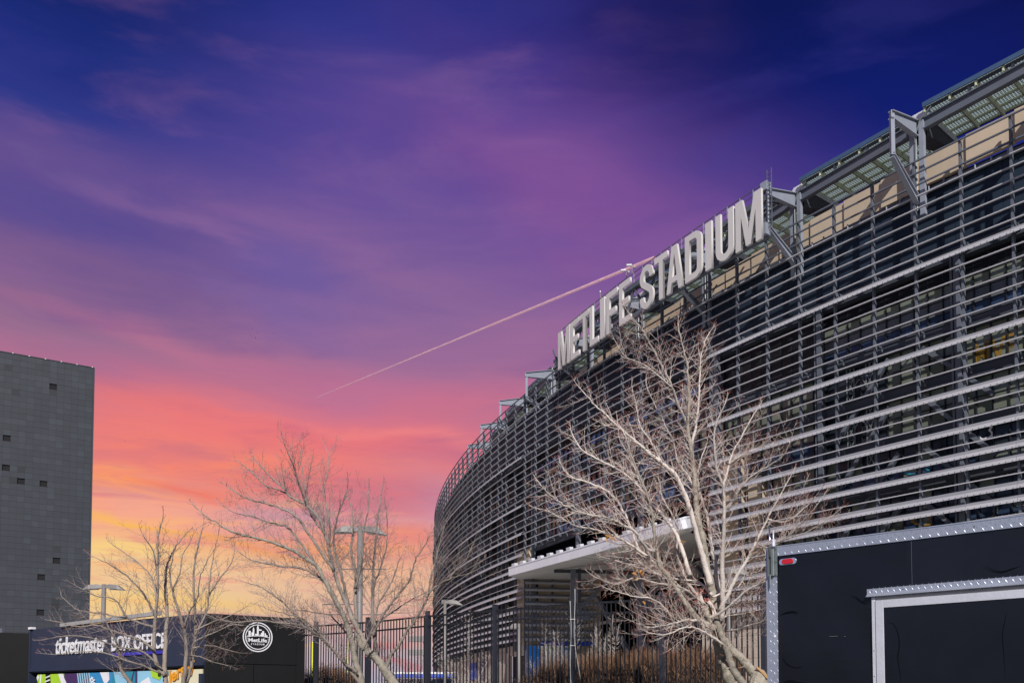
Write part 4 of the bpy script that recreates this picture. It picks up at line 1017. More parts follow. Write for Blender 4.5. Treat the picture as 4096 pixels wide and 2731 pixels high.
tbox(fr2 + .0, dR - .05, .66, fin, .002, .019, 'door', 'trailer black')
tbox(dR - .05, dR, .62, ftop, .002, .028, 'door_frame', 'aluminium', .003)
for z in (2.05, 1.82, 1.62):
    mb = MB(); mb.tube([TP(dleft + .018, z, .018), TP(dleft + .018, z, .025)], .005, 8); mb.build('screw', 'chrome', tr)
# marker light
ms0 = tp(3119.6, 2245)[0]; ms1 = tp(3187, 2245)[0]; mz_ = tp(3153, 2245)[1]; mh = (tp(3153, 2234)[1] - tp(3153, 2257.5)[1]) / 2
mf = frame(TP((ms0 + ms1) / 2, mz_, .004), tx, tnn)
def stad_shape(hw, hh, n=10):
    return [(hw - hh * .8 + hh * .8 * math.cos(a), hh * math.sin(a)) for a in [R(-90 + 180 * k / n) for k in range(n + 1)]] + [(-hw + hh * .8 + hh * .8 * math.cos(a), hh * math.sin(a)) for a in [R(90 + 180 * k / n) for k in range(n + 1)]]
hw_ = (ms1 - ms0) / 2
ml = place('marker_light', curve_mesh('bezel', [stad_shape(hw_, mh)], .008, 'chrome', .003), tr, mf)
ml['label'] = 'chrome bezel with red lens'
place('lens', curve_mesh('lens', [stad_shape(hw_ * .62, mh * .72)], .008, 'red lens', .004), ml, Matrix.Translation((0, 0, .012)))
# bracket with rods on the corner
bs0, bz1 = tp(3078, 2190); bs1, bz0 = tp(3113, 2303)
for (a, b, d0, d1) in ((bs0, bs1, .013, .018), (bs0, bs0 + .012, .018, .05), (bs1 - .02, bs1, .018, .022)):
    tbox(a, b, bz0, bz1, d0, d1, 'bracket', 'galvanised')
tbox(bs0 + .03, bs0 + .062, bz0 + .0, bz1, .018, .045, 'bracket', 'galvanised', .006)
rb = MB(); rb.tube([TP(bs0 + .026, bz1 - .1, .05), TP(bs0 + .026, tp(3089, 2112)[1], .05)], .0085, 10); rb.build('steel_rod', 'chrome', tr, True)
rb = MB(); rb.tube([TP(bs0 + .065, bz1 - .01, .05), TP(bs0 + .065, tp(3102, 2122)[1], .05)], .0075, 10); rb.build('steel_rod', 'aluminium', tr, True)
rb = MB(); rb.tube([TP(bs0 + .065, bz1 - .0, .05), TP(bs0 + .065, tp(3102, 2162)[1], .05)], .018, 12); rb.tube([TP(bs0 + .065, tp(3102, 2166)[1], .05), TP(bs0 + .065, tp(3102, 2161)[1], .05)], .021, 12); rb.build('collar', 'aluminium', tr)
rb = MB(); rb.tube([TP(bs0 + .02, bz0 + .02, .04), TP(bs0 + .02, tp(3085, 2340)[1], .04), TP(bs0 + .02, tp(3085, 2353)[1], .04)], [.0075, .0075, .002], 8); rb.build('pointed_rod', 'galvanised', tr)
for z in (bz1 - .02, (bz0 + bz1) / 2, bz0 + .02):
    mb = MB(); mb.tube([TP(bs1 - .008, z, .02), TP(bs1 - .008, z, .03)], .008, 8); mb.build('bolt', 'galvanised', tr)
sp_ = tp(3102, 2543); tbox(sp_[0] - .012, sp_[0] + .012, sp_[1] - .012, sp_[1] + .012, .0125, .0165, 'paint_spot', 'white print', .004)
for (a, b, ln) in ((3318, 2544, .075), (3378, 2544, .01)):
    q = tp(a, b); tbox(q[0], q[0] + ln, q[1] - .0008, q[1] + .0008, .0, .0065, 'scratch', 'grey gutter')
for (a, b) in ((3900, 2104 - 0), (3683, 2148), (3306, 2158), (3318, 2185), (3998, 2258 - 0)):
    q = tp(a, b)
    if b < 2200: mb = MB(); mb.tube([TP(q[0], q[1], .012), TP(q[0], q[1], .018)], .006, 8); mb.build('rivet', 'galvanised', tr)
def smear(px_list, d, wd, nm='scuff_mark'):
    mb = MB(); P_ = cat2([Vector((*tp(a, b), 0)) for a, b in px_list]); n = len(P_)
    for i in range(n - 1):
        a, b = P_[i], P_[i + 1]; w0 = wd * math.sin(math.pi * (i + .15) / (n - .7)); w1 = wd * math.sin(math.pi * (i + 1.15) / (n - .7)) if i < n - 2 else .0005
        dx, dz = b.x - a.x, b.y - a.y; q = math.hypot(dx, dz) or 1; nx, nz = -dz / q, dx / q
        mb.poly([TP(a.x + nx * w0, a.y + nz * w0, d), TP(b.x + nx * w1, b.y + nz * w1, d), TP(b.x - nx * w1, b.y - nz * w1, d), TP(a.x - nx * w0, a.y - nz * w0, d)])
    mb.build(nm, 'scuff', tr)
def cat2(p):
    out = []; P = [2 * p[0] - p[1]] + p + [2 * p[-1] - p[-2]]
    for i in range(1, len(P) - 2):
        for k in range(5):
            t = k / 5; out.append(.5 * ((2 * P[i]) + (P[i + 1] - P[i - 1]) * t + (2 * P[i - 1] - 5 * P[i] + 4 * P[i + 1] - P[i + 2]) * t * t + (3 * P[i] - P[i - 1] - 3 * P[i + 1] + P[i + 2]) * t ** 3))
    out.append(p[-1]); return out
smear([(3940, 2263), (3975, 2280), (4010, 2285), (4045, 2275), (4090, 2260)], .010, .006)
smear([(3552, 2492), (3575, 2494), (3594, 2530), (3600, 2580), (3594, 2630), (3604, 2700), (3606, 2735)], .0205, .005)
smear([(4030, 2440), (4022, 2480), (4012, 2540), (4018, 2620), (4024, 2720)], .0205, .004)
smear([(3396, 2374), (3430, 2392), (3455, 2410), (3480, 2412)], .009, .005)
smear([(3122, 2459), (3150, 2448), (3180, 2446), (3190, 2456)], .009, .008)
smear([(3125, 2620), (3150, 2655), (3185, 2668), (3215, 2665)], .009, .004)
smear([(3110 + 20, 2728), (3160, 2722), (3200, 2730), (3260, 2735)], .009, .012)
tread.build('tread_pattern', 'tread plate', tr, stuff=True)
for s_ in (2.7, 3.65):
    for side in (-.12, -2.2):
        mb = MB(); mb.tube([TP(s_, .36, side - .1), TP(s_, .36, side + .1)], .36, 24); wq = mb.build('wheel', 'rubber', tr)
        mb = MB(); mb.tube([TP(s_, .36, side - .105), TP(s_, .36, side + .105)], .2, 18); mb.build('rim', 'aluminium', wq)
tbox(0, TL, .42, .55, -2.3, -.05, 'chassis', 'black panel')
mb = MB(); mb.bar(TP(0, .48, -.3), TP(-1.2, .48, -1.15), .1, .1); mb.bar(TP(0, .48, -2), TP(-1.2, .48, -1.15), .1, .1); mb.bar(TP(-1.2, .48, -1.15), TP(-1.2, 0, -1.15), .07, .07, up=(1, 0, 0)); mb.build('tow_hitch', 'black panel', tr)

# ------------------------------------------------------------------ fence
FZ = 2.45
posts_px = [(1265, 2494), (1473, 2479), (1710, 2454), (1980, 2430), (2289, 2404), (2645, 2382), (3053, 2342)]
FP = [UZ(a, b, FZ) for a, b in posts_px]
d0 = (FP[1] - FP[0]); FP.insert(0, FP[0] - d0); FP.insert(0, FP[0] - d0)
d1 = (FP[-1] - FP[-2]); FP.append(FP[-1] + d1); FP.append(FP[-1] + d1); FP.append(FP[-1] + d1)
fe = thing('fence', 'tall black steel picket fence running across in front of the stadium', 'fence', (FP[4].x, FP[4].y, 1.5))
zt_ = FZ + EYE; z_b = 1.5
pm = MB(); pm.box((0, 0, (zt_ - z_b) / 2 + .02), (.052, 0, 0), (0, .052, 0), (0, 0, (zt_ - z_b) / 2 + .04)); pm.box((0, 0, zt_ - z_b + .075), (.058, 0, 0), (0, .058, 0), (0, 0, .012)); pm_me = pm.mesh('post', 'fence post')
pk = MB(); pk.box((0, 0, (zt_ - z_b) / 2 + .03), (.0125, 0, 0), (0, .0125, 0), (0, 0, (zt_ - z_b) / 2 - .07)); pk_me = pk.mesh('picket', 'fence black')
for k, p in enumerate(FP):
    a = FP[max(k - 1, 0)]; b = FP[min(k + 1, len(FP) - 1)]; h = math.atan2(b.y - a.y, b.x - a.x)
    place('post', pm_me, fe, Matrix.Translation((p.x - fe.location.x, p.y - fe.location.y, 0)) @ Matrix.Rotation(h, 4, 'Z'))
for k in range(len(FP) - 1):
    a, b = FP[k], FP[k + 1]; d = (b - a); L_ = d.length; h = math.atan2(d.y, d.x); d.normalize()
    for dz in (-.07, -.345, -2.3):
        mb = MB(); a1 = a + d * .053 - fe.location; b1 = b - d * .053 - fe.location; a1.z = b1.z = zt_ - z_b + dz; mb.bar(a1, b1, .038, .045); mb.build('rail', 'fence black', fe)
    n = 19
    for j in range(n):
        p = a + d * (L_ * (j + 1) / (n + 1)) - fe.location
        place('picket', pk_me, fe, Matrix.Translation((p.x, p.y, 0)) @ Matrix.Rotation(h, 4, 'Z'))
# two white cables tied to a fence post
pp = FP[6]
cb_ = thing('cable', 'pair of thin white cables tied down one fence post', 'cable', (pp.x, pp.y - .08, 1.6))
for sx_, en in ((-.05, 0.02), (.05, .28)):
    pts = []
    for k in range(22):
        s_ = k / 21; z = 2.6 * (1 - s_) + (.35 if sx_ > 0 else .05) - .2
        x = sx_ + math.sin(s_ * 9 + sx_ * 20) * .012 + (max(0, s_ - .45) ** 1.5) * en * 1.8
        pts.append((x, -.02, z))
    mb = MB(); mb.tube(pts, .0065, 6); mb.build('strand', 'cable white', cb_, smooth=True)
for z in (2.0, 1.35):
    mb = MB(); mb.box((0, 0.02, z), (.065, 0, 0), (0, .045, 0), (0, 0, .006)); mb.build('cable_tie', 'cable white', cb_)

# ------------------------------------------------------------------ lamps and poles
def lamp(px_, ptop, Yd, heads, wpole, label, group='parking lot lamp posts', crossbar=None):
    top = UY(px_, ptop, Yd); L0 = thing('lamp_post', label, 'lamp post', (top.x, top.y, 0), group); H_ = top.z
    mb = MB(); mb.tube([(0, 0, 0), (0, 0, H_ + .05)], [wpole * .55, wpole * .5], 14); mb.build('pole', 'lamp grey', L0, smooth=True)
    for (ln, sg, drop) in heads:
        k = (Yd / F)
        x0 = sg * (wpole * .5 - .06); x1 = sg * ln
        mb = MB()
        def cross(x, w_, zt2, zb2): return [(x, -w_, H_ + zb2), (x, w_, H_ + zb2), (x, w_ * .8, H_ + zt2), (x, -w_ * .8, H_ + zt2)]
        secs = [cross(x0, .12, -.05, -.25), cross(x0 + sg * ln * .22, .2, 0.05, -.32), cross(x0 + sg * ln * .62, .3, .02 - drop * .4, -.32 - drop * .5), cross(x1, .22, -.30 - drop, -.34 - drop)]
        for i in range(3):
            for j in range(4): mb.poly([secs[i][j], secs[i][(j + 1) % 4], secs[i + 1][(j + 1) % 4], secs[i + 1][j]])
        mb.poly(secs[0]); mb.poly(secs[3][::-1]); hd = mb.build('lamp_head', 'lamp grey', L0)
        mb = MB(); mb.box((x0 + sg * ln * .52, 0, H_ - .345 - drop * .45), (ln * .33, 0, -sg * drop * .25), (0, .2, 0), (0, 0, .01)); mb.build('lens', 'lamp grey', hd)
    if crossbar:
        for (cz, a, b) in crossbar: mb = MB(); mb.tube([(a, 0, H_ - cz), (b, 0, H_ - cz)], .03, 6); mb.build('crossbar', 'frame metal', L0)
    return L0
lamp(1441, 2107, 50, [(1.6, -1, .05), (1.6, 1, .18)], .34, 'tall grey twin-head lamp post behind the middle bare tree', crossbar=[(2.5, -1.3, 1.55), (4.6, -2.2, .3), (5.2, -2.0, 1.6)])
lamp(416, 2338, 70, [(1.75, -1, .1), (1.7, 1, .12)], .36, 'grey twin-head lamp post standing beside the tiled tower', crossbar=[(3.3, -2.1, 2.8)])
lamp(1780, 2400, 80, [(1.7, 1, .15), (.35, -1, 0)], .28, 'grey single-head lamp post at the far left end of the stadium')
lamp(2915.7, 2277, 60, [(1.6, 1, .15), (.35, -1, 0)], .30, 'grey lamp post hidden behind the right-hand bare tree')
lamp(2076, 2495, 62, [(.75, -1, .02)], .20, 'slim pale post with a small lamp box by the entrance corner', 'slim posts behind the fence')
lamp(3046, 2316, 45, [(.3, -1, .0)], .10, 'slim white pole just left of the trailer corner', 'slim posts behind the fence')
for px_, y0, lab in ((1252, 2571, 'thin yellow pole beside the black ticket booth wall'), (1389, 2575, 'thin yellow pole left of the middle tree trunk')):
    p = UY(px_, y0, 42); mb = MB(); mb.tube([(0, 0, 0), (0, 0, p.z)], .055, 8); mb.tube([(0, 0, p.z), (0, 0, p.z + .06)], [.07, .05], 8)
    o = mb.build('yellow_pole', 'yellow'); o.location = (p.x, p.y, 0); tag(o, lab, 'pole', 'yellow poles behind the fence')
# shelter far behind the fence
sh = thing('shelter', 'low blue and white roofed shelter far behind the fence', 'shelter', (UY(1690, 2731, 110).x, 110, 0))
mb = MB(); mb.box((0, 0, 4.75), (4.2, 0, 0), (0, 2, 0), (0, 0, .22)); mb.build('roof', 'deep blue', sh)
mb = MB(); mb.box((0, -.02, 5.1), (4.25, 0, 0), (0, 2.05, 0), (0, 0, .12)); mb.build('roof_edge', 'white print', sh)
for x in (-4, -2, 0, 2, 4): mb = MB(); mb.box((x, -1.8, 2.25), (.08, 0, 0), (0, .08, 0), (0, 0, 2.25)); mb.build('post', 'lamp grey', sh)
mb = MB(); mb.box((0, 1.9, 2.25), (4.1, 0, 0), (0, .05, 0), (0, 0, 2.2)); mb.build('back_wall', 'pane navy', sh)
# light mast lattice seen through the fence
lt = UY(1708, 2540, 95); lat_t = thing('lattice_mast', 'pale lattice light mast far behind the fence', 'mast', (lt.x, lt.y, 0))
mb = MB()
for s_ in (-.4, .4): mb.bar((s_, 0, 0), (s_, 0, lt.z), .08, .08, up=(0, 1, 0))
for k in range(10): z = lt.z * k / 10; mb.bar((-.4, 0, z), (.4, 0, z + lt.z / 10), .05, .05, up=(0, 1, 0)); mb.bar((-.4, 0, z), (.4, 0, z), .05, .05, up=(0, 1, 0))
mb.build('lattice', 'lamp grey', lat_t)
for k in range(2): mb = MB(); mb.box((-1.0, 0, lt.z - .4 - k * 1.5), (1.1, 0, 0), (0, .3, 0), (0, 0, .3)); mb.build('lamp_bank', 'lamp grey', lat_t)

# ------------------------------------------------------------------ trees
def cat(pts, n=4):
    out = []
    P = [2 * pts[0] - pts[1]] + list(pts) + [2 * pts[-1] - pts[-2]]
    for i in range(1, len(P) - 2):
        p0, p1, p2, p3 = P[i - 1], P[i], P[i + 1], P[i + 2]
        for k in range(n):
            t = k / n
            out.append(.5 * ((2 * p1) + (p2 - p0) * t + (2 * p0 - 5 * p1 + 4 * p2 - p3) * t * t + (3 * p1 - p0 - 3 * p2 + p3) * t ** 3))
    out.append(pts[-1]); return out
def make_tree(name, label, limbs, Y0, seed, mats, dens=1.0, tl=1.0, spread=1.0, redness=.5, group=None):
    rn = random.Random(seed)
    bp = UY(limbs[0][0][0][0], limbs[0][0][0][1], Y0)
    root = thing(name, label, 'tree', (bp.x, bp.y, 1.45), group); off = Vector(root.location)
    tw_ = MB(); red = MB(); k_px = Y0 / F
    def twig(p, d, ln, r, lvl):
        n = 5 if lvl < 2 else 3
        pts = [p]; dd = d.normalized(); curl = Vector((rn.uniform(-.25, .25), rn.uniform(-.25, .25), rn.uniform(.12, .55)))
        for i in range(n):
            dd = (dd + curl * (.9 / n) + Vector((rn.gauss(0, .09), rn.gauss(0, .09), rn.gauss(0, .07)))).normalized()
            pts.append(pts[-1] + dd * (ln / n))
        rr = [r * (1 - .62 * i / n) for i in range(n + 1)]
        isred = lvl >= 1 and rn.random() < redness * .35
        tw_.tube([q - off for q in pts], rr, 3, False, 1 if isred and lvl == 2 else 0)
        if rn.random() < redness:          # reddish tip
            e = pts[-1] - off; red.tube([e - dd * .004, e + dd * .025, e + dd * .055], [r * .5, r * .75, .0006], 3, False)
        if lvl < 2:
            m_ = max(2, int(ln / (.085 if lvl == 1 else .105) * dens))
            for j in range(m_):
                f = (j + .7) / (m_ + .3); q = f * n; i0 = min(int(q), n - 1); P_ = pts[i0].lerp(pts[i0 + 1], q - i0)
                ax = Vector((rn.gauss(0, 1), rn.gauss(0, 1), rn.gauss(0, 1))); loc = (pts[i0 + 1] - pts[i0]).normalized()
                ax = (ax - loc * ax.dot(loc)).normalized()
                dn = (loc * rn.uniform(.5, 1.0) + ax * rn.uniform(.6, 1.0)).normalized()
                l2 = (rn.uniform(.22, .5) * ln * (1.1 - .6 * f)) if lvl == 0 else rn.uniform(.035, .13) * tl
                twig(P_, dn, max(l2, .04), max(r * (.55 if lvl == 0 else .6), .0016), lvl + 1)
    for li, lb_ in enumerate(limbs):
        pts2, r0, r1, dy = lb_[0], lb_[1], lb_[2], lb_[3]
        side = lb_[4] if len(lb_) > 4 else 1
        n = len(pts2); P3 = []
        for i, (a, b) in enumerate(pts2):
            f = i / max(1, n - 1); dyy = dy[0] + (dy[1] - dy[0]) * f
            P3.append(UY(a, b, Y0 + dyy * spread))
        S = cat(P3, 5); m_ = len(S)
        jit = [Vector((0, 0, 0))] + [Vector((rn.gauss(0, 1), rn.gauss(0, 1), rn.gauss(0, 1))) * (r0 * k_px * (.10 if r0 < 16 else .045)) for _ in S[1:]]
        S = [a + b for a, b in zip(S, jit)]
        rad = [(r0 + (r1 - r0) * (i / (m_ - 1)) ** .85) * k_px / 2 * rn.uniform(.95, 1.06) for i in range(m_)]
        mb = MB(); mb.tube([p - off for p in S], rad, 10 if r0 > 16 else 7)
        thick = r0 > 26
        mb.build('trunk' if li == 0 else 'limb', mats[0] if not (thick and len(mats) > 3) else mats[3], root, smooth=True)
        L_ = sum((S[i + 1] - S[i]).length for i in range(m_ - 1))
        acc = 0; nxt = L_ * (.08 if r0 < 14 else .28)
        for i in range(m_ - 1):
            sl = (S[i + 1] - S[i]).length
            while acc + sl > nxt:
                f = nxt / L_; P_ = S[i].lerp(S[i + 1], (nxt - acc) / sl); loc = (S[i + 1] - S[i]).normalized()
                ax = Vector((rn.gauss(0, 1), rn.gauss(0, .8), rn.gauss(0, 1) + .1)); ax = (ax - loc * ax.dot(loc)).normalized()
                dn = (loc * rn.uniform(.55, 1.1) + ax * rn.uniform(.5, 1.0)).normalized()
                ln = (rn.uniform(.25, .75) if rn.random() < .75 else rn.uniform(.6, 1.15)) * tl * (1.15 - .55 * f) * side
                rr_ = max(.0020, min(rad[i] * .32, .006))
                twig(P_, dn, ln, rr_, 0 if ln > .3 else 1)
                nxt += rn.uniform(.06, .17) / dens * tl
            acc += sl
        e = S[-1]; twig(e, (S[-1] - S[-3]), rn.uniform(.25, .45) * tl, max(rad[-1], .003), 0)
    tw_.build('twig', [mats[1], 'bud red'], root, stuff=True); red.build('bud', mats[2], root, stuff=True)
    return root
# limbs: [pixel path on the tree's own distance], root width px, tip width px, (depth offset root, tip), twig length factor
T1 = [
 ([(2940, 2790), (2928, 2731), (2900, 2664), (2879, 2583), (2867, 2503), (2860, 2430)], 66, 40, (.3, .3), .2),
 ([(3052, 2790), (3045, 2731), (3005, 2680), (2972, 2640), (2932, 2603), (2900, 2563), (2862, 2512), (2830, 2455), (2815, 2425)], 46, 24, (-.1, 0), .3),
 ([(2985, 2760), (2972, 2731), (2940, 2690), (2924, 2650), (2908, 2600), (2890, 2550), (2872, 2500), (2857, 2460)], 30, 24, (-.4, -.1), .3),
 ([(2860, 2440), (2852, 2390), (2843, 2341), (2827, 2269), (2815, 2180), (2799, 2100), (2786, 2050), (2783, 1964), (2775, 1883), (2765, 1791), (2752, 1709), (2755, 1576), (2752, 1485), (2740, 1418), (2712, 1301)], 40, 5, (.2, .4)),
 ([(2765, 1791), (2786, 1684), (2796, 1582), (2801, 1454), (2816, 1377), (2839, 1326)], 12, 4, (.4, .9)),
 ([(2752, 1709), (2709, 1607), (2689, 1551), (2653, 1474), (2607, 1388), (2566, 1316), (2520, 1262)], 13, 4, (.4, -.4)),
 ([(2689, 1551), (2640, 1508), (2576, 1459), (2505, 1428), (2474, 1388)], 8, 3, (0, -.6)),
 ([(2783, 1964), (2750, 1900), (2709, 1840), (2690, 1760), (2640, 1660), (2610, 1600), (2585, 1540)], 10, 3, (.3, .8)),
 ([(2843, 2341), (2815, 2240), (2790, 2150), (2762, 2040), (2709, 1913), (2648, 1852), (2570, 1790), (2500, 1730), (2430, 1665), (2370, 1610), (2330, 1565)], 26, 4, (0, -.9)),
 ([(2648, 1852), (2600, 1760), (2560, 1700), (2545, 1620), (2530, 1560)], 9, 3, (-.5, .2)),
 ([(2760, 2300), (2725, 2190), (2690, 2110), (2600, 2000), (2550, 1940), (2490, 1888), (2400, 1840), (2330, 1800), (2290, 1740)], 18, 4, (0, .9)),
 ([(2570, 1950), (2520, 1830), (2480, 1760), (2470, 1690)], 9, 3, (.5, 1.0)),
 ([(2862, 2512), (2807, 2486), (2771, 2454), (2743, 2410), (2710, 2362), (2674, 2305), (2638, 2262), (2626, 2203), (2620, 2160), (2613, 2101), (2608, 2050), (2590, 1980), (2556, 1900), (2520, 1810), (2500, 1740)], 27, 4, (-.2, -.9)),
 ([(2626, 2203), (2590, 2195), (2567, 2165), (2539, 2127), (2480, 2092), (2426, 2070), (2330, 2052), (2240, 2010), (2185, 1965), (2160, 1935)], 15, 4, (-.6, -1.5)),
 ([(2674, 2305), (2600, 2235), (2540, 2190), (2470, 2150), (2390, 2120), (2300, 2100), (2210, 2052), (2160, 2035)], 13, 4, (-.4, -1.0)),
 ([(2638, 2262), (2560, 2200), (2500, 2060), (2450, 1980), (2360, 1930), (2290, 1910), (2250, 1870)], 13, 4, (-.4, .3)),
 ([(2850, 2380), (2800, 2330), (2740, 2320), (2650, 2300), (2560, 2270), (2480, 2245), (2420, 2230)], 12, 3, (.1, .9)),
 ([(2820, 2420), (2760, 2370), (2700, 2340), (2620, 2330), (2540, 2310), (2460, 2335), (2390, 2310)], 12, 3, (0, -1.2)),
 ([(2807, 2482), (2743, 2478), (2702, 2490), (2680, 2460), (2650, 2420), (2600, 2390), (2540, 2385), (2450, 2360)], 11, 3, (-.3, -1.2)),
 ([(2702, 2490), (2654, 2501), (2583, 2508), (2560, 2490)], 8, 3, (-.8, -1.4)),
 ([(2894, 2577), (2840, 2540), (2792, 2516), (2746, 2506), (2664, 2537), (2603, 2530)], 11, 3, (-.3, -1.2)),
 ([(2835, 2440), (2790, 2380), (2750, 2330), (2720, 2250), (2705, 2190), (2712, 2130), (2690, 2060), (2650, 1990), (2640, 1920)], 14, 4, (.2, 1.0)),
 ([(2887, 2482), (2884, 2382), (2867, 2317), (2863, 2261), (2847, 2193), (2835, 2100), (2822, 2040), (2800, 1970), (2790, 1900), (2815, 1800)], 26, 5, (.2, .5)),
 ([(2887, 2482), (2891, 2357), (2888, 2261), (2892, 2180), (2896, 2100), (2896, 2059), (2893, 1947), (2868, 1880), (2858, 1800), (2858, 1727), (2875, 1666), (2903, 1612)], 22, 4, (0, -.4)),
 ([(2893, 1947), (2916, 1855), (2935, 1800), (2957, 1763), (3003, 1677), (3034, 1630)], 10, 3, (-.2, .5)),
 ([(2911, 2039), (2952, 1967), (3003, 1906), (3079, 1860), (3135, 1819), (3162, 1763)], 9, 3, (-.2, -.9)),
 ([(2916, 1855), (2957, 1825), (3028, 1794), (3079, 1783)], 8, 3, (-.1, .7)),
 ([(2880, 2440), (2915, 2370), (2948, 2301), (2992, 2229), (3023, 2170), (3069, 2074), (3105, 2008), (3146, 1935)], 19, 4, (0, -.6)),
 ([(3069, 2074), (3110, 2085), (3156, 2080), (3232, 2018), (3262, 1985)], 8, 3, (-.4, -1.0)),
 ([(3023, 2170), (3075, 2190), (3135, 2156), (3207, 2090), (3284, 1998)], 10, 3, (-.2, -1.3)),
 ([(3110, 2170), (3160, 2150), (3240, 2120), (3330, 2060)], 6, 3, (-.8, -1.7)),
 ([(2839, 2470), (2892, 2442), (2932, 2410), (2984, 2362), (3032, 2333), (3085, 2290)], 14, 4, (-.2, -1.0)),
 ([(2851, 2386), (2912, 2362), (2972, 2341), (3030, 2330), (3085, 2322)], 9, 3, (-.1, .7)),
 ([(2907, 2522), (2952, 2515), (3000, 2498), (3044, 2486), (3075, 2450)], 8, 3, (0, -.8)),
 ([(2890, 2470), (2920, 2460), (2990, 2450), (3060, 2430)], 6, 2, (.1, .9)),
 ([(2950, 2350), (2990, 2300), (3040, 2280), (3075, 2240)], 7, 3, (0, .7)),
]
t1 = make_tree('bare_tree', 'large bare tree with pale bark and reddish buds left of the trailer', T1, 14.0, 11, ['bark', 'twig', 'bud red', 'old bark'], 1.5, .72, 1.0, .7, 'bare winter trees in front of the fence')
# sawn stump on the leaning trunk and dry leaves
sp = UY(3035, 2700, 13.85) - t1.location
mb = MB(); mb.tube([sp + Vector((-.03, 0, -.35)), sp + Vector((-.01, .0, -.1)), sp + Vector((.0, -.02, .04)), sp + Vector((.01, -.03, .1))], [.17, .15, .12, .07], 11); mb.build('stump', 'old bark', t1)
mb = MB(); mb.tube([sp + Vector((-.07, -.12, .13)), sp + Vector((.02, -.13, .05)), sp + Vector((.10, -.12, -.04))], [.02, .028, .022], 7); mb.build('sawn_face', 'cut wood', t1)
lr = random.Random(9); 
for (a, b, n_, sp_x, sp_y) in ((2437, 2148, 14, 16, 18), (2462, 2156, 5, 6, 12), (2540, 2300, 12, 10, 22), (2567, 2292, 16, 14, 16), (2575, 2410, 7, 7, 14), (2729, 2166, 5, 8, 4)):
    for k in range(n_):
        p = UY(a + lr.gauss(0, sp_x * .5), b + lr.gauss(0, sp_y * .5), 13.0 + lr.gauss(0, .06)) - t1.location
        u = Vector((lr.gauss(0, 1), lr.gauss(0, 1), lr.gauss(0, 1))).normalized(); v = u.cross(Vector((lr.gauss(0, 1), lr.gauss(0, 1), lr.gauss(0, 1)))).normalized(); w_ = u.cross(v)
        s_ = lr.uniform(.02, .036); mb = MB(); mb.poly([p - u * s_, p + v * s_ * .6 + w_ * .012, p + u * s_ * .1]); mb.poly([p + u * s_, p + v * s_ * .6 + w_ * .012, p + u * s_ * .1]); mb.poly([p - u * s_, p - v * s_ * .5 + w_ * .012, p + u * s_]); mb.build('leaf', 'dry leaf', t1)
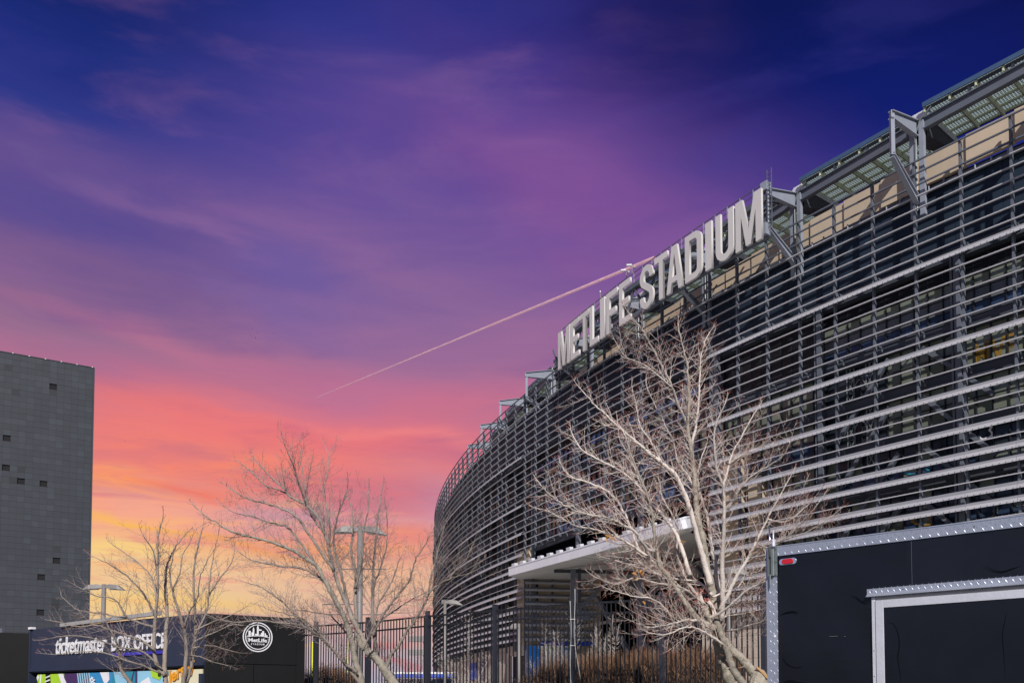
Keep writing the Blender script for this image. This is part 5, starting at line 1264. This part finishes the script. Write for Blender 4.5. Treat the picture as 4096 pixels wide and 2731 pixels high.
T2 = [
 ([(1600, 2800), (1575, 2731), (1548, 2690), (1520, 2650), (1485, 2612), (1448, 2578), (1430, 2540)], 42, 26, (0, 0), .25),
 ([(1455, 2790), (1447, 2731), (1421, 2636), (1404, 2550), (1385, 2484), (1360, 2435), (1330, 2380), (1304, 2332), (1269, 2267), (1230, 2237), (1174, 2202), (1100, 2172), (1040, 2155), (975, 2140), (915, 2121), (870, 2090), (810, 2055)], 28, 4, (-.3, -1.0)),
 ([(1470, 2590), (1440, 2530), (1404, 2463), (1380, 2400), (1360, 2354), (1335, 2280), (1317, 2193), (1300, 2137), (1275, 2070), (1225, 2020), (1167, 1990), (1133, 1950), (1080, 1905), (1030, 1850)], 22, 4, (0, -.4)),
 ([(1335, 2280), (1280, 2200), (1225, 2121), (1190, 2070), (1120, 2030), (1050, 2010), (980, 1990), (930, 1960)], 14, 4, (-.2, -.9)),
 ([(1304, 2332), (1250, 2290), (1190, 2270), (1120, 2262), (1050, 2250), (1000, 2235), (960, 2210)], 11, 3, (-.4, -.9)),
 ([(1269, 2267), (1210, 2180), (1150, 2110), (1080, 2090), (1010, 2065), (940, 2050), (890, 2020)], 11, 3, (-.4, .5)),
 ([(1317, 2193), (1320, 2100), (1309, 2040), (1301, 1990), (1294, 1949), (1313, 1880), (1312, 1807)], 10, 3, (-.1, .5)),
 ([(1300, 2137), (1245, 2060), (1225, 1990), (1211, 1891), (1200, 1803)], 9, 3, (-.2, .4)),
 ([(1225, 2020), (1195, 1930), (1175, 1865), (1156, 1822), (1133, 1765)], 8, 3, (-.3, -.8)),
 ([(1167, 1990), (1120, 1960), (1060, 1940), (1010, 1890), (965, 1855)], 7, 3, (-.4, .6)),
 ([(1430, 2540), (1424, 2450), (1421, 2354), (1424, 2293), (1404, 2202), (1410, 2150), (1413, 2098), (1405, 2030), (1392, 1990)], 17, 4, (.1, .7)),
 ([(1412, 2484), (1390, 2400), (1370, 2320), (1350, 2240), (1335, 2170), (1342, 2090), (1372, 2010), (1390, 1960)], 15, 4, (0, -.5)),
 ([(1421, 2354), (1440, 2280), (1452, 2200), (1455, 2120), (1472, 2040), (1475, 1960)], 11, 3, (.1, -.6)),
 ([(1510, 2640), (1500, 2560), (1491, 2470), (1491, 2376), (1493, 2310), (1495, 2245), (1500, 2197), (1508, 2100), (1516, 2037), (1527, 1956)], 19, 4, (.3, .9)),
 ([(1491, 2376), (1500, 2330), (1530, 2250), (1545, 2180), (1550, 2100), (1545, 2040)], 9, 3, (.5, .1)),
 ([(1491, 2540), (1517, 2484), (1545, 2440), (1578, 2397), (1612, 2354), (1643, 2310), (1660, 2240), (1700, 2180), (1715, 2150)], 14, 3, (.3, -.2)),
 ([(1539, 2680), (1565, 2620), (1591, 2584), (1630, 2519), (1678, 2450), (1705, 2400), (1717, 2371), (1750, 2340), (1795, 2315), (1838, 2302), (1880, 2290), (1905, 2262)], 15, 3, (0, -.7)),
 ([(1717, 2371), (1722, 2310), (1743, 2245), (1762, 2158), (1778, 2106)], 8, 3, (-.3, -.8)),
 ([(1795, 2315), (1830, 2270), (1862, 2240), (1885, 2190)], 6, 3, (-.5, -.9)),
 ([(1517, 2484), (1580, 2440), (1640, 2400), (1700, 2370), (1740, 2350)], 7, 3, (.2, .9)),
 ([(1448, 2740), (1439, 2731), (1382, 2658), (1317, 2580), (1248, 2523), (1195, 2497), (1125, 2491), (1042, 2480), (950, 2488), (880, 2478), (838, 2462)], 16, 3, (-.3, -1.3)),
 ([(1248, 2523), (1210, 2480), (1187, 2465), (1152, 2428), (1100, 2384), (1050, 2350), (990, 2330)], 12, 3, (-.5, -.9)),
 ([(1430, 2690), (1370, 2640), (1310, 2570), (1255, 2510), (1200, 2470), (1150, 2455), (1090, 2440)], 13, 3, (-.5, -1.4)),
 ([(1404, 2550), (1370, 2510), (1320, 2460), (1270, 2450), (1210, 2440), (1150, 2440)], 8, 3, (-.2, .7)),
 ([(1447, 2600), (1480, 2540), (1500, 2480), (1520, 2400), (1560, 2340), (1580, 2290), (1600, 2230)], 10, 3, (-.4, -.9)),
]
t2 = make_tree('bare_tree', 'spreading bare tree with grey bark leaning left in the middle', T2, 16.0, 23, ['bark grey', 'twig grey', 'twig grey', 'old bark'], 1.55, .8, 1.0, .3, 'bare winter trees in front of the fence')
T3 = [
 ([(665, 2810), (663, 2731), (658, 2662), (663, 2560), (668, 2458), (663, 2356), (663, 2280), (680, 2230), (700, 2190), (735, 2142)], 24, 4, (0, .4)),
 ([(658, 2700), (622, 2637), (618, 2509), (630, 2381), (632, 2254), (632, 2152), (648, 2085)], 19, 4, (0, -.4)),
 ([(735, 2810), (735, 2731), (745, 2611), (735, 2509), (714, 2443), (689, 2356), (680, 2290), (690, 2230)], 22, 4, (.2, .3)),
 ([(745, 2731), (765, 2662), (780, 2560), (780, 2458), (775, 2356), (775, 2269), (796, 2167), (811, 2106)], 17, 4, (.3, .7)),
 ([(780, 2540), (796, 2509), (830, 2430), (837, 2330), (857, 2203), (872, 2142)], 10, 3, (.4, .1)),
 ([(837, 2380), (880, 2310), (920, 2260), (940, 2200)], 7, 3, (.3, .9)),
 ([(560, 2800), (523, 2731), (487, 2680), (478, 2620), (470, 2580), (455, 2540), (430, 2500)], 19, 5, (-.2, -.8)),
 ([(622, 2600), (561, 2560), (510, 2540), (459, 2524), (383, 2499), (306, 2504), (225, 2484)], 11, 3, (-.2, -.9)),
 ([(618, 2509), (560, 2490), (510, 2473), (408, 2453), (340, 2445), (296, 2430), (250, 2386)], 10, 3, (-.1, .6)),
 ([(510, 2473), (459, 2397), (383, 2381), (316, 2350)], 8, 3, (-.1, -.8)),
 ([(620, 2458), (590, 2400), (561, 2356), (510, 2305), (459, 2269), (395, 2235)], 10, 3, (-.1, -.7)),
 ([(625, 2400), (617, 2340), (587, 2280), (510, 2218), (455, 2180)], 9, 3, (0, .6)),
 ([(630, 2300), (612, 2203), (566, 2131)], 8, 3, (0, -.5)),
 ([(765, 2640), (775, 2570), (820, 2545), (867, 2525), (920, 2500), (974, 2498)], 8, 3, (.1, -.6)),
 ([(760, 2620), (800, 2625), (850, 2645), (912, 2660)], 7, 3, (0, -.7)),
 ([(770, 2590), (842, 2580), (900, 2595), (962, 2610)], 7, 3, (0, .6)),
 ([(780, 2520), (842, 2490), (900, 2470), (960, 2440)], 7, 3, (.2, .8)),
 ([(640, 2690), (570, 2660), (510, 2642), (418, 2611), (330, 2605), (228, 2616)], 9, 3, (-.2, -1.0)),
 ([(640, 2660), (560, 2600), (480, 2590), (400, 2560), (300, 2540), (180, 2555)], 9, 3, (-.2, -1.2)),
 ([(735, 2509), (760, 2440), (790, 2390), (800, 2310), (830, 2240)], 8, 3, (.2, -.4)),
 ([(689, 2356), (720, 2290), (730, 2220), (760, 2170)], 7, 3, (.2, .6)),
]
t3 = make_tree('bare_tree', 'bare multi-stemmed tree in front of the ticket booth at left', T3, 17.5, 37, ['bark grey', 'twig grey', 'bud red', 'old bark'], 1.05, .8, 1.0, .25, 'bare winter trees in front of the fence')

def vase_tree(px_, ybase, ytop, Yd, label, seed, wpx, m_='pale bark', n=9, tl=.7, group='young bare trees behind the fence'):
    rn = random.Random(seed); base = UY(px_, 2760, Yd); zt2 = UY(px_, ytop, Yd).z; z0 = .2
    root = thing('young_tree', label, 'tree', (base.x, base.y, z0), group)
    mb = MB(); tw_ = MB(); rdm = MB(); H_ = zt2 - z0; W_ = wpx * Yd / F / 2
    mb.tube([(0, 0, -.3), (0.02, 0, H_ * .22)], [.06, .045], 8)
    for k in range(n):
        a = 2 * math.pi * k / n + rn.uniform(-.3, .3); rr = W_ * rn.uniform(.45, 1.25); hh = H_ * (1 - .35 * (rr / W_) ** 2) * rn.uniform(.85, 1)
        pts = [Vector((0.0, 0, H_ * rn.uniform(.12, .3)))]
        for i in range(1, 7):
            f = i / 6; pts.append(Vector((math.cos(a) * rr * f ** 1.05, math.sin(a) * rr * f ** 1.05, pts[0].z + (hh - pts[0].z) * f)) + Vector((rn.gauss(0, .03), rn.gauss(0, .03), 0)))
        S = cat(pts, 3); rad = [.020 * (1 - .75 * i / (len(S) - 1)) + .003 for i in range(len(S))]; mb.tube(S, rad, 5, False)
        for i in range(3, len(S) - 1):
            for q in range(3):
                d = Vector((rn.gauss(0, 1), rn.gauss(0, 1), rn.uniform(.3, 1.4))).normalized(); ln = rn.uniform(.2, .85) * tl
                p0 = S[i]; p1 = p0 + d * ln * .5; p2 = p1 + (d + Vector((0, 0, .6))).normalized() * ln * .5
                tw_.tube([p0, p1, p2], [.007, .005, .003], 3, False)
                for j in range(3):
                    e = p0.lerp(p2, rn.random()); d2 = Vector((rn.gauss(0, 1), rn.gauss(0, 1), rn.uniform(0, 1))).normalized() * rn.uniform(.05, .18); tw_.tube([e, e + d2], [.005, .002], 3, False, 1 if rn.random() < .25 else 0)
    mb.build('trunk', m_, root, smooth=True); tw_.build('twig', [m_, 'bud red'], root, stuff=True)
vase_tree(1870, 2731, 2392, 34, 'young bare tree behind the fence in front of the far louvers', 1, 250)
vase_tree(2215, 2731, 2440, 36, 'young bare tree behind the fence beside the blue wall panel', 2, 200)
vase_tree(2310, 2731, 2330, 36, 'tallest young bare tree behind the cabled fence post', 3, 200, n=11)
vase_tree(2420, 2731, 2400, 36, 'young bare tree behind the fence left of the canopy post', 4, 210, n=10)
vase_tree(1560, 2731, 2500, 60, 'faint young bare tree seen through the fence right of the middle tree', 5, 190, 'twig grey', n=8, tl=1.3)
vase_tree(1640, 2731, 2510, 66, 'faint young bare tree seen through the fence near the lattice mast', 6, 220, 'twig grey', n=8, tl=1.3)
vase_tree(3555, 2731, 2030, 30, 'small bare treetop rising behind the trailer roof', 7, 150, 'twig grey', n=10, tl=1.1)
vase_tree(2760, 2731, 2450, 38, 'young bare tree behind the hedge and the right-hand tree', 8, 230, 'twig grey', n=9)

# ------------------------------------------------------------------ hedges
def hedge(label, pts, zt2, thick, seed, dens):
    rn = random.Random(seed); mb = MB(); core = MB()
    a0 = Vector(pts[0]); root = thing('hedge', label, 'hedge', (a0.x, a0.y, 1.3), 'clipped brown hedges behind the fence')
    for k in range(len(pts) - 1):
        a, b = Vector(pts[k]), Vector(pts[k + 1]); L_ = (b - a).length; d = (b - a).normalized(); nrm = Vector((-d.y, d.x, 0))
        h0, h1 = zt2[k], zt2[k + 1]
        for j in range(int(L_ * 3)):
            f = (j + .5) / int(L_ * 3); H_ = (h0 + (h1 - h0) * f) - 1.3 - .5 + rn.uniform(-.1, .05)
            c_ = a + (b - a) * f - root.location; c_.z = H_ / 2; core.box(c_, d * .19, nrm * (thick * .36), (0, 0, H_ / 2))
        for j in range(int(L_ * dens)):
            f = rn.random(); H_ = (h0 + (h1 - h0) * f) - 1.3; edge = min(f, 1 - f) * L_
            if k == 0 and f * L_ < .8: H_ *= .55 + .45 * (f * L_ / .8)
            off_ = rn.uniform(-.5, .5) * thick; z0 = rn.uniform(0, 1) ** .6 * (H_ - .35)
            p = a + (b - a) * f + nrm * off_ - root.location; p.z = z0
            dd = Vector((rn.gauss(0, .34), rn.gauss(0, .34), 1)).normalized(); ln = rn.uniform(.25, .6)
            if z0 + ln > H_ + .12: ln = max(.15, H_ + .12 - z0)
            m1 = p + dd * ln * .5; dd2 = (dd + Vector((rn.gauss(0, .35), rn.gauss(0, .35), rn.gauss(0, .2)))).normalized()
            mb.tube([p, m1, m1 + dd2 * ln * .5], [.0065, .005, .0022], 3, False, 1 if rn.random() < .38 else 0)
            if rn.random() < .6:
                e = m1 + Vector((rn.gauss(0, 1), rn.gauss(0, 1), .6)).normalized() * rn.uniform(.06, .16); mb.tube([m1, e], [.004, .002], 3, False, 1 if rn.random() < .5 else 0)
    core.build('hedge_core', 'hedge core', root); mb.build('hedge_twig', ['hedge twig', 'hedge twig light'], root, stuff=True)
ha = [UY(2090, 2700, 24.5), UY(2380, 2640, 23.6), UY(2700, 2600, 22.6), UY(2960, 2600, 21.8)]
for v in ha: v.z = 1.3
hedge('long brown leafless hedge behind the fence under the canopy', ha, [UY(0, 2655, 24.5).z, UY(0, 2612, 23.6).z, UY(0, 2585, 22.6).z, UY(0, 2590, 21.8).z], 1.5, 4, 1500)
hb = [UY(1180, 2700, 30), UY(1330, 2690, 30), UY(1440, 2710, 30)]
for v in hb: v.z = 1.3
hedge('short brown hedge behind the fence right of the ticket booth', hb, [UY(0, 2660, 30).z, UY(0, 2655, 30).z, UY(0, 2690, 30).z], 1.4, 5, 1300)

# ------------------------------------------------------------------ contrail and birds
mct = bpy.data.materials.new('contrail vapour'); mct.use_nodes = True; t_ = mct.node_tree; n_ = t_.nodes; l_ = t_.links
pb = n_['Principled BSDF']; pb.inputs['Base Color'].default_value = (.80, .50, .52, 1); pb.inputs['Roughness'].default_value = 1; pb.inputs['Specular IOR Level'].default_value = 0
co_ = n_.new('ShaderNodeTexCoord'); no_ = n_.new('ShaderNodeTexNoise'); no_.inputs['Scale'].default_value = .02; no_.inputs['Detail'].default_value = 5; l_.new(co_.outputs['Object'], no_.inputs['Vector'])
lw = n_.new('ShaderNodeLayerWeight'); lw.inputs[0].default_value = .35
ma = n_.new('ShaderNodeMath'); ma.operation = 'SUBTRACT'; ma.inputs[0].default_value = 1; l_.new(lw.outputs['Facing'], ma.inputs[1])
mb_ = n_.new('ShaderNodeMath'); mb_.operation = 'MULTIPLY'; l_.new(ma.outputs[0], mb_.inputs[0]); l_.new(no_.outputs['Fac'], mb_.inputs[1])
mc_ = n_.new('ShaderNodeMath'); mc_.operation = 'MULTIPLY'; mc_.inputs[1].default_value = 1.5; mc_.use_clamp = True; l_.new(mb_.outputs[0], mc_.inputs[0]); l_.new(mc_.outputs[0], pb.inputs['Alpha'])
MATS['contrail'] = mct
ka, kb = UZ(1265, 1590, 3000), UZ(2620, 1030, 3000)
mb = MB(); n__ = 30; pts = [ka.lerp(kb, k / n__) for k in range(n__ + 1)]; mb.tube([p - ka for p in pts], [2.0 + 10 * (k / n__) ** .8 for k in range(n__ + 1)], 12, False)
o = mb.build('contrail', 'contrail', smooth=True); o.location = ka; tag(o, 'thin pink aircraft contrail rising to the right across the sunset', 'contrail')
br_ = random.Random(2)
bq = MB(); 
bq.poly([(0, -.12, 0), (.06, 0, .02), (0, .2, 0), (-.06, 0, .02)]); bq.poly([(.04, -.05, .01), (.45, .02, .16), (.42, -.1, .15), (.04, .06, .01)][::-1]); bq.poly([(-.04, -.05, .01), (-.45, .02, .16), (-.42, -.1, .15), (-.04, .06, .01)]); bq.tube([(0, -.2, 0), (0, -.05, 0), (0, .12, 0), (0, .26, .01)], [.01, .05, .045, .01], 6)
bird_me = bq.mesh('bird', 'inner wall')
for (a, b) in ((1000, 1338), (1012, 1346), (1030, 1330), (1022, 1352), (1092, 1335), (500, 1765)):
    o = place('bird', bird_me); o.scale = (.6, .6, .6); o.location = UY(a, b, 170); o.rotation_euler = (0, br_.uniform(-.4, .4), br_.uniform(0, 6)); tag(o, 'tiny distant bird flying in the flock against the sunset sky', 'bird', 'birds in the distant flock')
